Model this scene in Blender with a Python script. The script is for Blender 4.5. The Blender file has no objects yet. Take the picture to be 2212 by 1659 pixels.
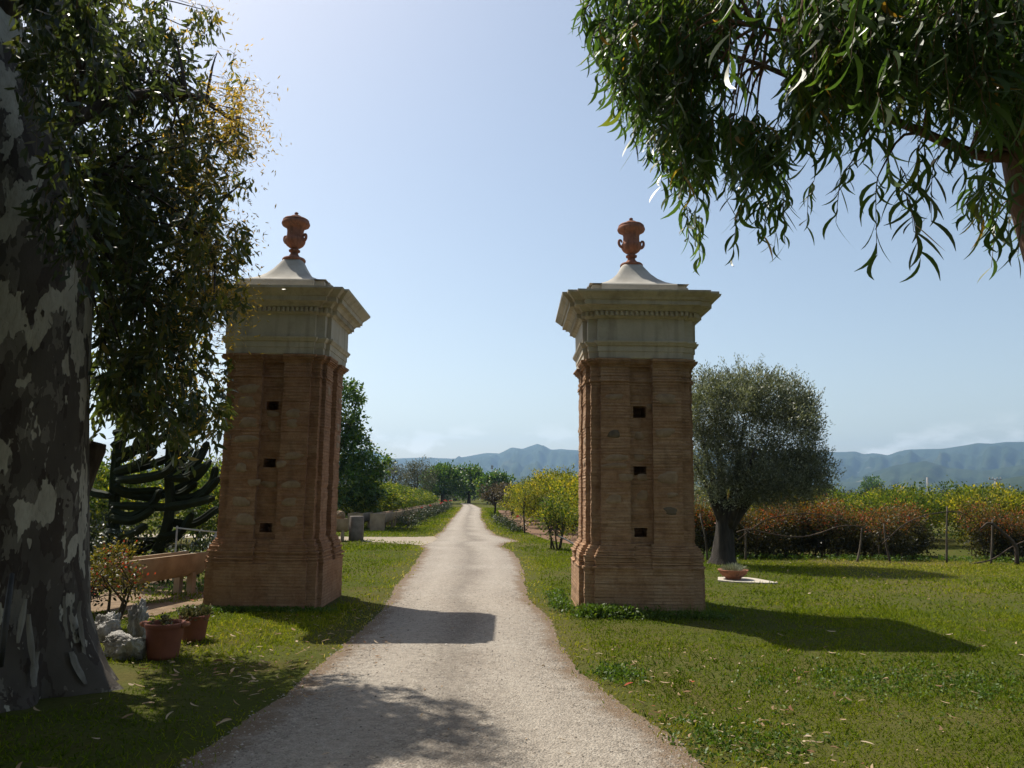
import bpy, math, random
import numpy as np
from mathutils import Vector, Matrix
random.seed(11)
RNG = np.random.default_rng(11)
SC = bpy.context.scene
COL = SC.collection
TAU = 2 * math.pi
rad = math.radians

# ------------------------------------------------------------------ camera
CAM_H, PITCH, ROLL, FOC = 1.65, rad(7.9), rad(0.75), 1662.0 / 2212.0
f_ = Vector((0, math.cos(PITCH), math.sin(PITCH)))
u0 = Vector((0, -math.sin(PITCH), math.cos(PITCH)))
r0 = Vector((1, 0, 0))
rgt = r0 * math.cos(ROLL) + u0 * math.sin(ROLL)
upv = -r0 * math.sin(ROLL) + u0 * math.cos(ROLL)
cd = bpy.data.cameras.new('camera')
cd.sensor_width = 36.0
cd.lens = 36.0 * FOC
cd.clip_start, cd.clip_end = 0.05, 30000
cam = bpy.data.objects.new('camera', cd)
cam.matrix_world = Matrix(((rgt.x, upv.x, -f_.x, 0), (rgt.y, upv.y, -f_.y, 0), (rgt.z, upv.z, -f_.z, CAM_H), (0, 0, 0, 1)))
COL.objects.link(cam)
SC.camera = cam

def at(x, y, Y):
    """world point on the plane y = Y seen at (x, y) of a 2212 x 1659 picture"""
    d = f_ + rgt * ((x - 1106) / 1662.0) + upv * ((829.5 - y) / 1662.0)
    t = Y / d.y
    return Vector((d.x * t, Y, CAM_H + d.z * t))

def project(P):
    Q = np.asarray(P, float) - np.array((0, 0, CAM_H))
    z = Q @ np.array(f_); z = np.where(np.abs(z) < 1e-3, 1e-3, z)
    return 1106 + 1662 * (Q @ np.array(rgt)) / z, 829.5 - 1662 * (Q @ np.array(upv)) / z, z

# ------------------------------------------------------------------ node helpers
class NT:
    def __init__(s, name):
        s.m = bpy.data.materials.new(name); s.m.use_nodes = True
        s.t = s.m.node_tree; s.t.nodes.clear()
        s.out = s.n('ShaderNodeOutputMaterial')
    def n(s, typ, **kw):
        o = s.t.nodes.new(typ)
        for k, v in kw.items():
            if k.startswith('i_'):
                o.inputs[k[2:].replace('_', ' ')].default_value = v
            else: setattr(o, k, v)
        return o
    def l(s, a, b): s.t.links.new(a, b)
    def coord(s, scale=(1, 1, 1), kind='Object'):
        if kind == 'World':
            c = s.n('ShaderNodeNewGeometry').outputs['Position']
        else:
            c = s.n('ShaderNodeTexCoord').outputs[kind]
        m = s.n('ShaderNodeMapping'); m.inputs['Scale'].default_value = scale
        s.l(c, m.inputs['Vector']); return m.outputs['Vector']
    def noise(s, vec, scale, detail=4, rough=.55, dist=0):
        o = s.n('ShaderNodeTexNoise'); o.inputs['Scale'].default_value = scale
        o.inputs['Detail'].default_value = detail; o.inputs['Roughness'].default_value = rough
        o.inputs['Distortion'].default_value = dist
        s.l(vec, o.inputs['Vector']); return o.outputs['Fac']
    def voro(s, vec, scale, feature='F1', out='Distance'):
        o = s.n('ShaderNodeTexVoronoi'); o.feature = feature; o.inputs['Scale'].default_value = scale
        s.l(vec, o.inputs['Vector']); return o.outputs[out]
    def ramp(s, fac, stops, interp='LINEAR'):
        o = s.n('ShaderNodeValToRGB'); e = o.color_ramp.elements; o.color_ramp.interpolation = interp
        while len(e) < len(stops): e.new(.5)
        for el, (p, c) in zip(e, stops):
            el.position = p; el.color = (*c, 1) if len(c) == 3 else c
        s.l(fac, o.inputs['Fac']); return o.outputs['Color']
    def mix(s, fac, a, b, blend='MIX'):
        o = s.n('ShaderNodeMix'); o.data_type = 'RGBA'; o.blend_type = blend
        for sock, v in ((o.inputs['Factor'], fac), (o.inputs[6], a), (o.inputs[7], b)):
            if hasattr(v, 'is_linked'): s.l(v, sock)
            elif isinstance(v, (int, float)): sock.default_value = v
            else: sock.default_value = (*v, 1)
        return o.outputs[2]
    def math(s, op, a, b=0.0):
        o = s.n('ShaderNodeMath'); o.operation = op
        for sock, v in ((o.inputs[0], a), (o.inputs[1], b)):
            if hasattr(v, 'is_linked'): s.l(v, sock)
            else: sock.default_value = v
        return o.outputs[0]
    def bump(s, h, strength=.5, dist=.02, prev=None):
        o = s.n('ShaderNodeBump'); o.inputs['Strength'].default_value = strength; o.inputs['Distance'].default_value = dist
        s.l(h, o.inputs['Height'])
        if prev is not None: s.l(prev, o.inputs['Normal'])
        return o.outputs['Normal']
    def bsdf(s, col, rough=.8, normal=None, spec=.3, metallic=0):
        o = s.n('ShaderNodeBsdfPrincipled')
        if hasattr(col, 'is_linked'): s.l(col, o.inputs['Base Color'])
        else: o.inputs['Base Color'].default_value = (*col, 1)
        o.inputs['Roughness'].default_value = rough
        o.inputs['Specular IOR Level'].default_value = spec
        o.inputs['Metallic'].default_value = metallic
        if normal is not None: s.l(normal, o.inputs['Normal'])
        return o.outputs['BSDF']
    def end(s, shader): s.l(shader, s.out.inputs['Surface']); return s.m

def mat_simple(name, c1, c2, scale=6, rough=.8, bump=.3, dist=.01, stretch=(1, 1, 1), spec=.3, detail=6):
    t = NT(name); v = t.coord(stretch)
    n = t.noise(v, scale, detail)
    c = t.ramp(n, [(.3, c1), (.7, c2)])
    fine = t.noise(v, scale * 6, 4)
    nb = t.bump(t.math('ADD', n, t.math('MULTIPLY', fine, .5)), bump, dist)
    return t.end(t.bsdf(c, rough, nb, spec))

def mat_leaf(name, stops, trans=.35, rough=.45, spec=.4, tcol=2.0):
    t = NT(name)
    a = t.n('ShaderNodeAttribute'); a.attribute_name = 'var'
    c = t.ramp(a.outputs['Fac'], stops)
    b = t.bsdf(c, rough, None, spec)
    if trans > 0:
        tr = t.n('ShaderNodeBsdfTranslucent')
        t.l(t.mix(1.0, c, (tcol, tcol * 1.0, tcol * .55), 'MULTIPLY'), tr.inputs['Color'])
        mx = t.n('ShaderNodeMixShader'); mx.inputs[0].default_value = trans
        t.l(b, mx.inputs[1]); t.l(tr.outputs[0], mx.inputs[2]); b = mx.outputs[0]
    return t.end(b)

# ------------------------------------------------------------------ materials
def m_brick(name, dark, mid, light, pale):
    t = NT(name); v = t.coord()
    streak = t.noise(t.coord((2.2, 2.2, 30)), 1.0, 4, .6)
    big = t.noise(v, 1.5, 5, .65); blot = t.noise(v, 6, 6, .65, .4)
    c = t.ramp(blot, [(.3, dark), (.5, mid), (.72, light)])
    c = t.mix(t.ramp(streak, [(.35, (.28, .28, .28)), (.55, (0, 0, 0))]), c, dark)
    c = t.mix(t.ramp(big, [(.5, (0, 0, 0)), (.75, (.6, .6, .6))]), c, pale)
    fine = t.noise(v, 60, 4, .7)
    c = t.mix(t.ramp(fine, [(.35, (.4, .4, .4)), (.6, (0, 0, 0))]), c, dark)
    tcn = t.n('ShaderNodeTexCoord'); sn = t.n('ShaderNodeSeparateXYZ'); t.l(tcn.outputs['Normal'], sn.inputs[0]); so_ = t.n('ShaderNodeSeparateXYZ'); t.l(tcn.outputs['Object'], so_.inputs[0])
    u = t.math('ADD', t.math('MULTIPLY', so_.outputs['X'], t.math('ABSOLUTE', sn.outputs['Y'])), t.math('MULTIPLY', so_.outputs['Y'], t.math('ABSOLUTE', sn.outputs['X'])))
    wv = t.math('MULTIPLY', t.math('SUBTRACT', t.noise(v, 5, 3), .5), .02)
    cv = t.n('ShaderNodeCombineXYZ'); t.l(t.math('ADD', u, wv), cv.inputs[0]); t.l(t.math('ADD', so_.outputs['Z'], t.math('MULTIPLY', wv, .5)), cv.inputs[1])
    bk = t.n('ShaderNodeTexBrick'); t.l(cv.outputs[0], bk.inputs['Vector']); bk.inputs['Scale'].default_value = 1
    bk.inputs['Brick Width'].default_value = .25; bk.inputs['Row Height'].default_value = .0434; bk.inputs['Mortar Size'].default_value = .006; bk.inputs['Mortar Smooth'].default_value = .6; bk.inputs['Bias'].default_value = -.1
    bk.inputs['Color1'].default_value = (1, 1, 1, 1); bk.inputs['Color2'].default_value = (.62, .58, .55, 1); bk.inputs['Mortar'].default_value = (.66, .66, .64, 1)
    worn = t.ramp(t.noise(v, 3.1, 4, .6), [(.42, (.0, .0, .0)), (.68, (.75, .75, .75))])
    c = t.mix(worn, c, t.mix(1.0, c, bk.outputs['Color'], 'MULTIPLY'))
    c = t.mix(t.math('MULTIPLY', bk.outputs['Fac'], t.math('MULTIPLY', worn, .35)), c, (.16, .11, .075))
    grime = t.noise(t.coord((5, 5, .8)), 1.0, 5, .6)
    c = t.mix(t.ramp(grime, [(.55, (0, 0, 0)), (.75, (.5, .5, .5))]), c, (.12, .085, .06))
    h = t.math('ADD', t.math('MULTIPLY', bk.outputs['Fac'], -.55), t.math('MULTIPLY', fine, .5))
    h = t.math('ADD', h, t.math('MULTIPLY', blot, .9))
    return t.end(t.bsdf(c, .92, t.bump(h, .8, .02), .15))
BRICK = m_brick('old brickwork', (.245, .142, .08), (.405, .25, .15), (.49, .33, .21), (.55, .41, .285))
BRICK_RED = m_brick('old red brickwork', (.23, .12, .066), (.36, .203, .117), (.44, .265, .16), (.51, .345, .225))

def m_stone(name, a, b):
    return mat_simple(name, a, b, 9, .9, .5, .02)
FIELDSTONE = m_stone('field stone', (.22, .15, .095), (.34, .245, .16))
DARKSTONE = m_stone('dark field stone', (.09, .072, .052), (.17, .13, .09))

def m_plaster():
    t = NT('weathered plaster'); v = t.coord()
    n = t.noise(v, 2.2, 6, .6); vs = t.coord((6, 6, .5)); st = t.noise(vs, 1.2, 4)
    c = t.ramp(n, [(.3, (.41, .36, .28)), (.7, (.53, .475, .38))])
    c = t.mix(t.ramp(st, [(.5, (0, 0, 0)), (.72, (.6, .6, .6))]), c, (.22, .19, .14))
    bl = t.noise(v, 1.3, 6, .7); c = t.mix(t.ramp(bl, [(.55, (0, 0, 0)), (.7, (.45, .45, .45))]), c, (.20, .175, .14))
    fine = t.noise(v, 40, 5, .7)
    c = t.mix(t.ramp(fine, [(.3, (.25, .25, .25)), (.5, (0, 0, 0))]), c, (.27, .235, .165))
    return t.end(t.bsdf(c, .9, t.bump(t.math('ADD', n, fine), .35, .008), .15))
PLASTER = m_plaster()
CAPCEM = mat_simple('grey cement render', (.32, .30, .26), (.47, .445, .395), 3.5, .9, .35, .01, spec=.15)
def m_terra(name, a, b, stain):
    t = NT(name); v = t.coord(); n = t.noise(v, 9, 6, .65); st = t.noise(t.coord((14, 14, 3)), 1.0, 5, .65)
    c = t.ramp(n, [(.3, a), (.7, b)]); c = t.mix(t.ramp(st, [(.48, (0, 0, 0)), (.68, (.8, .8, .8))]), c, stain)
    lich = t.noise(v, 30, 4, .7); c = t.mix(t.ramp(lich, [(.62, (0, 0, 0)), (.72, (.6, .6, .6))]), c, (.42, .33, .25))
    return t.end(t.bsdf(c, .9, t.bump(t.math('ADD', n, lich), .5, .008), .15))
TERRA = m_terra('weathered terracotta', (.22, .09, .055), (.34, .155, .10), (.12, .065, .045))
TERRA_DARK = mat_simple('dark terracotta', (.15, .052, .034), (.24, .085, .05), 5, .8, .3, .006)
CONCRETE = mat_simple('stained concrete', (.22, .155, .095), (.40, .30, .20), 3.2, .92, .5, .012)
DARKCONC = mat_simple('dark mossy concrete', (.10, .085, .07), (.19, .165, .14), 6, .92, .6, .015)
WOOD = mat_simple('grey weathered wood', (.045, .035, .026), (.12, .098, .075), 8, .9, .5, .008, (1, 1, .2))
BLACKPIPE = mat_simple('dull black pole', (.02, .02, .02), (.05, .045, .04), 9, .6, .2, .003)
METAL = mat_simple('pale galvanised metal', (.38, .37, .34), (.55, .54, .5), 9, .5, .1, .002, spec=.6)
POLE = mat_simple('grey pole', (.22, .21, .2), (.34, .33, .32), 4, .85, .2, .01)
SOIL = mat_simple('tilled brown soil', (.105, .058, .034), (.20, .115, .068), 5, .95, .8, .05)
STRIP = mat_simple('peeling grey bark', (.06, .05, .04), (.24, .22, .185), 9, .9, .8, .02, (1, 1, .2))
ROCKM = mat_simple('pale porous rock', (.13, .12, .105), (.55, .53, .49), 7, .9, 1.0, .05, detail=9)
BARK_OLIVE = mat_simple('olive bark', (.018, .015, .012), (.06, .05, .04), 12, .95, .9, .04, (1, 1, .25))
BARK_BROWN = mat_simple('brown bark', (.028, .02, .015), (.09, .065, .045), 10, .95, .8, .03, (1, 1, .3))
BARK_RED = mat_simple('stringy reddish bark', (.10, .055, .04), (.24, .145, .105), 14, .92, .9, .02, (1, 1, .14))
TWIG = mat_simple('thin twig', (.12, .075, .04), (.22, .15, .085), 8, .8, .2, .003)

def m_bark():
    t = NT('mottled flaking bark')
    def warped(sc, amt, wsc):
        v = t.coord(sc); n = t.n('ShaderNodeTexNoise'); n.inputs['Scale'].default_value = wsc; n.inputs['Detail'].default_value = 3
        t.l(v, n.inputs['Vector']); a = t.n('ShaderNodeVectorMath'); a.operation = 'MULTIPLY_ADD'
        a.inputs[1].default_value = (amt, amt, amt); t.l(n.outputs['Color'], a.inputs[0]); t.l(v, a.inputs[2]); return a.outputs[0]
    tone = t.noise(t.coord((1, 1, .5)), 3.2, 4, .6)
    n1 = t.noise(warped((1.0, 1.0, .40), .20, 8), 4.9, 3, .5)
    n2 = t.noise(warped((1.0, 1.0, .34), .20, 9), 6.0, 3, .5)
    n3 = t.noise(warped((1.1, 1.1, .45), .18, 10), 7.2, 3, .5)
    pale = t.ramp(tone, [(.3, (.27, .245, .195)), (.7, (.42, .39, .325))])
    grey = t.ramp(tone, [(.3, (.115, .10, .08)), (.7, (.165, .145, .12))])
    midc = t.ramp(tone, [(.3, (.055, .045, .037)), (.7, (.088, .073, .06))])
    dark = t.ramp(tone, [(.3, (.034, .025, .02)), (.7, (.058, .044, .036))])
    z = t.n('ShaderNodeSeparateXYZ'); t.l(t.n('ShaderNodeTexCoord').outputs['Object'], z.inputs[0])
    foot = t.ramp(t.math('MULTIPLY', z.outputs['Z'], .5), [(.1, (0, 0, 0)), (.75, (1, 1, 1))])   # rough dark bark at the foot
    sh = t.math('MULTIPLY', t.math('SUBTRACT', foot, 1.0), .10)
    k1 = t.ramp(t.math('ADD', n1, sh), [(.515, (0, 0, 0)), (.525, (1, 1, 1))])
    k2 = t.ramp(n2, [(.55, (0, 0, 0)), (.557, (1, 1, 1))])
    k3 = t.ramp(t.math('ADD', n3, sh), [(.54, (0, 0, 0)), (.547, (1, 1, 1))])
    c = t.mix(k2, midc, dark); c = t.mix(k3, c, grey); c = t.mix(k1, c, pale)
    spots = t.voro(t.coord((1, 1, .8)), 7)
    c = t.mix(t.math('MULTIPLY', t.math('LESS_THAN', spots, .075), .85), c, (.035, .028, .024))
    fine = t.noise(t.coord((1, 1, .3)), 34, 5, .7)
    c = t.mix(t.ramp(fine, [(.3, (.35, .35, .35)), (.55, (0, 0, 0))]), c, (.07, .06, .05))
    h = t.math('ADD', t.math('MULTIPLY', k1, -.6), t.math('MULTIPLY', fine, .4))
    h = t.math('ADD', h, t.math('MULTIPLY', k2, .3))
    return t.end(t.bsdf(c, .85, t.bump(h, .6, .02), .2))
BARK = m_bark()

def m_ground():
    t = NT('grassy earth'); v = t.coord(kind='World')
    big = t.noise(v, .16, 5, .6); n = t.noise(v, 1.1, 6, .65); fine = t.noise(v, 22, 4, .7)
    c = t.ramp(n, [(.28, (.085, .07, .022)), (.5, (.06, .072, .014)), (.72, (.05, .072, .010))])
    dry = t.ramp(big, [(.42, (0, 0, 0)), (.7, (.75, .75, .75))])
    c = t.mix(dry, c, (.13, .105, .045))
    c = t.mix(t.ramp(fine, [(.3, (.6, .6, .6)), (.6, (0, 0, 0))]), c, (.04, .04, .016))
    return t.end(t.bsdf(c, .95, t.bump(t.math('ADD', fine, n), .8, .03), .02))
GROUND = m_ground()

def m_road(name, a, b, light, dark, edge=None):
    t = NT(name); v = t.coord(kind='World')
    big = t.noise(v, .55, 5, .6); n = t.noise(t.coord((1.6, .35, 1), 'World'), 1.3, 6, .6)
    fine = t.noise(v, 75, 3, .75); med = t.noise(v, 14, 4, .65)
    cells = t.voro(v, 62, 'F1', 'Color')
    sp = t.n('ShaderNodeSeparateColor'); t.l(cells, sp.inputs[0])
    dist = t.voro(v, 62)
    c = t.ramp(n, [(.3, a), (.7, b)])
    c = t.mix(t.ramp(big, [(.42, (0, 0, 0)), (.7, (.8, .8, .8))]), c, light)
    c = t.mix(t.ramp(sp.outputs[0], [(.0, (.55, .55, .55)), (.4, (0, 0, 0))]), c, dark)
    c = t.mix(t.ramp(sp.outputs[1], [(.72, (0, 0, 0)), (1, (.7, .7, .7))]), c, (.44, .40, .34))
    c = t.mix(t.ramp(fine, [(.3, (.5, .5, .5)), (.5, (0, 0, 0))]), c, dark)
    c = t.mix(t.ramp(med, [(.36, (.4, .4, .4)), (.55, (0, 0, 0))]), c, dark)
    if edge:                                                # two compacted wheel tracks, loose grit between, dirt at the rims
        at_ = t.n('ShaderNodeAttribute'); at_.attribute_name = 'var'
        w = t.math('ADD', at_.outputs['Fac'], t.math('MULTIPLY', t.math('SUBTRACT', big, .5), .22))
        tr = t.ramp(w, [(.10, (0, 0, 0)), (.27, (1, 1, 1)), (.42, (0, 0, 0)), (.58, (0, 0, 0)), (.73, (1, 1, 1)), (.9, (0, 0, 0))])
        c = t.mix(t.math('MULTIPLY', tr, .38), c, light)
        cen = t.ramp(w, [(.40, (0, 0, 0)), (.5, (1, 1, 1)), (.6, (0, 0, 0))])
        c = t.mix(t.math('MULTIPLY', cen, t.math('MULTIPLY', med, .55)), c, dark)
        w2 = t.math('ADD', at_.outputs['Fac'], t.math('MULTIPLY', t.math('SUBTRACT', t.noise(v, 3.2, 6, .7), .5), .26))
        rim = t.ramp(w2, [(.035, (1, 1, 1)), (.10, (0, 0, 0)), (.90, (0, 0, 0)), (.965, (1, 1, 1))])
        c = t.mix(t.math('MULTIPLY', rim, .85), c, edge)
    h = t.math('ADD', t.math('MULTIPLY', dist, -1.0), t.math('MULTIPLY', fine, .6))
    h = t.math('ADD', h, t.math('MULTIPLY', med, 1.2))
    return t.end(t.bsdf(c, .93, t.bump(h, .85, .014), .2))
ROAD = m_road('compacted pale gravel', (.26, .218, .178), (.33, .288, .235), (.385, .342, .287), (.085, .07, .055), (.15, .10, .06))
TRACK = m_road('sandy track', (.30, .245, .175), (.37, .31, .23), (.4, .34, .26), (.17, .135, .095))

def m_mountain():
    t = NT('wooded mountain slope'); v = t.coord(kind='World')
    n = t.noise(v, .0045, 8, .62); f = t.noise(v, .03, 6, .7)
    c = t.ramp(n, [(.32, (.018, .03, .013)), (.55, (.034, .048, .02)), (.75, (.075, .075, .038))])
    c = t.mix(t.ramp(f, [(.35, (.7, .7, .7)), (.6, (0, 0, 0))]), c, (.02, .034, .014))
    vd = t.voro(v, .013); k = t.math('MULTIPLY', t.math('LESS_THAN', vd, .12), t.ramp(t.noise(v, .003, 3), [(.55, (0, 0, 0)), (.62, (1, 1, 1))]))
    c = t.mix(t.math('MULTIPLY', k, .6), c, (.42, .38, .33))
    return t.end(t.bsdf(c, .95, t.bump(f, .6, 12), .05))
MOUNTAIN = m_mountain()

EUC_L = mat_leaf('dull gum leaf', [(0, (.022, .032, .012)), (.4, (.045, .060, .017)), (.66, (.10, .10, .02)), (.82, (.24, .17, .03)), (1, (.42, .25, .05))], .42, .42, .45, 2.4)
EUC_R = mat_leaf('glossy sickle leaf', [(0, (.024, .046, .014)), (.4, (.044, .085, .018)), (.75, (.075, .125, .02)), (.93, (.15, .16, .025)), (1, (.30, .17, .03))], .40, .40, .5, 2.2)
OLIVE = mat_leaf('silver olive leaf', [(0, (.06, .07, .038)), (.5, (.135, .15, .09)), (.8, (.23, .245, .165)), (1, (.36, .375, .28))], .25, .42, .45, 1.6)
CITRUS = mat_leaf('citrus leaf', [(0, (.022, .042, .008)), (.4, (.055, .088, .012)), (.75, (.14, .16, .015)), (1, (.28, .25, .025))], .38, .6, .15, 2.2)
CITRUS_Y = mat_leaf('yellowish citrus leaf', [(0, (.034, .05, .008)), (.4, (.105, .12, .012)), (.75, (.21, .195, .015)), (1, (.36, .27, .025))], .38, .6, .15, 2.1)
GREENT = mat_leaf('fresh green leaf', [(0, (.020, .045, .008)), (.5, (.050, .105, .012)), (.8, (.10, .155, .018)), (1, (.17, .21, .03))], .33, .42, .4, 2.1)
GREYT = mat_leaf('grey green leaf', [(0, (.045, .05, .03)), (.5, (.085, .09, .055)), (1, (.17, .165, .11))], .22, .6, .2, 1.6)
REDHEDGE = mat_leaf('bronze and rust leaf', [(0, (.022, .022, .008)), (.4, (.06, .055, .010)), (.66, (.13, .085, .013)), (.88, (.23, .085, .016)), (1, (.30, .055, .018))], .30, .5, .3, 2.0)
PURPLE = mat_leaf('dark bronze leaf', [(0, (.028, .022, .016)), (.5, (.06, .045, .025)), (1, (.12, .085, .035))], .25, .5, .3, 1.6)
ROSELEAF = mat_leaf('rose leaf', [(0, (.012, .024, .010)), (.5, (.028, .045, .016)), (1, (.075, .075, .028))], .25, .45, .4, 1.8)
PETAL = mat_leaf('pink red petal', [(0, (.45, .03, .04)), (.5, (.62, .09, .10)), (1, (.72, .25, .24))], .25, .6, .2, 1.2)
PALEPETAL = mat_leaf('pale petal', [(0, (.6, .42, .33)), (1, (.75, .6, .5))], .25, .6, .2, 1.1)
DARKSHRUB = mat_leaf('dark evergreen leaf', [(0, (.010, .016, .008)), (.6, (.020, .032, .013)), (1, (.05, .06, .02))], .2, .4, .4, 1.8)
SPURGE = mat_leaf('spurge leaf', [(0, (.05, .05, .01)), (.5, (.13, .115, .02)), (.88, (.24, .17, .03)), (.9, (.38, .05, .03)), (1, (.42, .06, .04))], .3, .5, .3, 1.8)
GRASSM = mat_leaf('lawn blade', [(0, (.030, .054, .004)), (.35, (.098, .136, .007)), (.62, (.175, .195, .012)), (.82, (.28, .24, .04)), (1, (.44, .37, .15))], .32, .8, .06, 1.9)
WEED = mat_leaf('fresh weed leaf', [(0, (.03, .06, .008)), (.6, (.065, .115, .012)), (1, (.14, .18, .025))], .32, .5, .3, 2.0)
LITTER = mat_leaf('dry leaf and bark litter', [(0, (.13, .06, .03)), (.35, (.25, .16, .09)), (.7, (.38, .28, .18)), (.93, (.50, .40, .29)), (1, (.38, .08, .045))], .1, .8, .15, 1.1)
PEBBLE = mat_leaf('pebble', [(0, (.13, .11, .09)), (.5, (.27, .235, .195)), (1, (.46, .42, .37))], 0, .85, .25)
CACTUS = mat_simple('dark green cactus skin', (.007, .012, .006), (.018, .028, .011), 5, .8, .3, .01, spec=.15)
SUCC = mat_leaf('grey succulent leaf', [(0, (.10, .12, .08)), (1, (.30, .32, .24))], .15, .5, .3, 1.3)
POTPLANT = mat_leaf('pot plant leaf', [(0, (.025, .03, .012)), (.7, (.07, .075, .03)), (1, (.19, .15, .075))], .2, .5, .3, 1.6)
FARWOOD = mat_leaf('far scrub leaf', [(0, (.028, .034, .016)), (.5, (.052, .06, .027)), (1, (.105, .105, .05))], .15, .7, .1, 1.4)

# ------------------------------------------------------------------ mesh building
class MB:
    def __init__(s): s.V = []; s.S = []; s.L = []; s.M = []; s.A = []; s.sm = []; s.n = 0
    def add(s, V, F, mi=0, var=.5, smooth=True):
        V = np.asarray(V, float).reshape(-1, 3)
        if isinstance(F, np.ndarray):
            sz = np.full(len(F), F.shape[1], int); lp = F.reshape(-1)
        else:
            sz = np.array([len(q) for q in F], int); lp = np.array([i for q in F for i in q], int)
        s.V.append(V); s.S.append(sz); s.L.append(lp + s.n)
        s.M.append(np.full(len(sz), mi, int)); s.sm.append(np.full(len(sz), smooth, bool))
        s.A.append(np.full(len(V), var, float) if np.isscalar(var) else np.asarray(var, float))
        s.n += len(V); return s
    def build(s, name, mats, parent=None, off=(0, 0, 0), link=True):
        me = bpy.data.meshes.new(name)
        if s.n:
            V = np.concatenate(s.V) - np.asarray(off, float); S = np.concatenate(s.S); L = np.concatenate(s.L)
            me.vertices.add(len(V)); me.vertices.foreach_set('co', V.astype(np.float32).ravel())
            me.loops.add(len(L)); me.loops.foreach_set('vertex_index', L.astype(np.int32))
            me.polygons.add(len(S))
            st = np.concatenate(([0], np.cumsum(S)[:-1]))
            me.polygons.foreach_set('loop_start', st.astype(np.int32))
            me.polygons.foreach_set('material_index', np.concatenate(s.M).astype(np.int32))
            me.polygons.foreach_set('use_smooth', np.concatenate(s.sm))
            a = me.attributes.new('var', 'FLOAT', 'POINT'); a.data.foreach_set('value', np.concatenate(s.A).astype(np.float32))
            me.update(calc_edges=True)
        for m in (mats if isinstance(mats, (list, tuple)) else [mats]): me.materials.append(m)
        o = bpy.data.objects.new(name, me); COL.objects.link(o)
        if parent is not None: o.parent = parent
        return o

def unit(a): return a / np.maximum(np.linalg.norm(a, axis=-1, keepdims=True), 1e-9)

def tmpl(n, prof, curve=0.0, droop=0.0, fold=0.0):
    """leaf strip: n segments; prof(t) half width (of W), sideways curve and droop in units of L"""
    V = []
    for i in range(n + 1):
        t = i / n; w = prof(t); c = curve * ((t - .45) ** 2 - .2025); z = droop * t * t
        V.append((-w, c, t, z + fold * w)); V.append((w, c, t, z + fold * w))
    F = [(2 * i, 2 * i + 1, 2 * i + 3, 2 * i + 2) for i in range(n)]
    return np.array(V), np.array(F)
SICKLE = tmpl(5, lambda t: .5 * (math.sin(math.pi * min(1, t * .93 + .05)) ** .8) * (1 - .25 * t) + .01, 1.0, .0)
SICKLE2 = tmpl(5, lambda t: .5 * (math.sin(math.pi * min(1, t * .93 + .05)) ** .8) * (1 - .25 * t) + .01, -.7, .12)
LANCE = tmpl(3, lambda t: (.06, .5, .42, .03)[round(t * 3)], .25, -.1)
OVAL = tmpl(3, lambda t: (.12, .5, .46, .05)[round(t * 3)], 0, -.12)
DIAM = (np.array([(0, 0, 0, 0), (.5, 0, .45, .0), (0, 0, 1, -.06), (-.5, 0, .45, 0)]), np.array([(0, 1, 2, 3)]))
BLADE = (np.array([(-.5, 0, 0, 0), (.5, 0, 0, 0), (.3, 0, .6, .08), (-.3, 0, .6, .08), (0, 0, 1, .3)]), [(0, 1, 2, 3), (3, 2, 4)])

def leaves(mb, pos, dirs, nrm, L, W, T, var, mi=0):
    TV, TF = T; N = len(pos)
    if N == 0: return
    dirs = unit(dirs); side = unit(np.cross(dirs, nrm)); nr = np.cross(side, dirs)
    L = np.broadcast_to(np.asarray(L, float), (N,)); W = np.broadcast_to(np.asarray(W, float), (N,))
    x = TV[None, :, 0] * W[:, None] + TV[None, :, 1] * L[:, None]
    y = TV[None, :, 2] * L[:, None]; z = TV[None, :, 3] * L[:, None]
    V = pos[:, None] + side[:, None] * x[..., None] + dirs[:, None] * y[..., None] + nr[:, None] * z[..., None]
    k = len(TV)
    var = np.repeat(np.broadcast_to(var, (N,)), k)
    base = (np.arange(N) * k)
    if isinstance(TF, np.ndarray):
        F = (base[:, None, None] + TF[None]).reshape(-1, TF.shape[1]); mb.add(V.reshape(-1, 3), F, mi, var)
    else:
        first = mb.n; F4 = (base[:, None] + np.array(TF[0])[None]); F3 = (base[:, None] + np.array(TF[1])[None])
        mb.add(V.reshape(-1, 3), F4, mi, var)
        mb.S.append(np.full(N, 3, int)); mb.L.append((F3 + first).reshape(-1)); mb.M.append(np.full(N, mi, int)); mb.sm.append(np.full(N, True))

def rvec(n): return unit(RNG.normal(size=(n, 3)))

def tube(mb, pts, rads, seg=8, mi=0, var=.5, cap=True, rough=0.0, ribs=0, ribamp=0.0):
    P = np.asarray(pts, float); n = len(P)
    R = np.broadcast_to(np.asarray(rads, float), (n,))
    tan = np.zeros_like(P); tan[1:-1] = P[2:] - P[:-2]; tan[0] = P[1] - P[0]; tan[-1] = P[-1] - P[-2]; tan = unit(tan)
    ref = np.array((0, 0, 1.)) if abs(tan[0][2]) < .9 else np.array((1., 0, 0))
    a = unit(np.cross(tan[0], ref)); V = []
    for i in range(n):
        a = unit(a - tan[i] * (a @ tan[i])); b = np.cross(tan[i], a)
        for k in range(seg):
            th = TAU * k / seg
            r = R[i] * (1 + (RNG.normal() * rough if rough else 0))
            if ribs: r *= 1 + ribamp * math.cos(ribs * th)
            V.append(P[i] + r * (math.cos(th) * a + math.sin(th) * b))
    F = [(i * seg + k, i * seg + (k + 1) % seg, (i + 1) * seg + (k + 1) % seg, (i + 1) * seg + k) for i in range(n - 1) for k in range(seg)]
    if cap: F += [tuple(range(seg))[::-1], tuple((n - 1) * seg + k for k in range(seg))]
    mb.add(V, F, mi, var)

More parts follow.
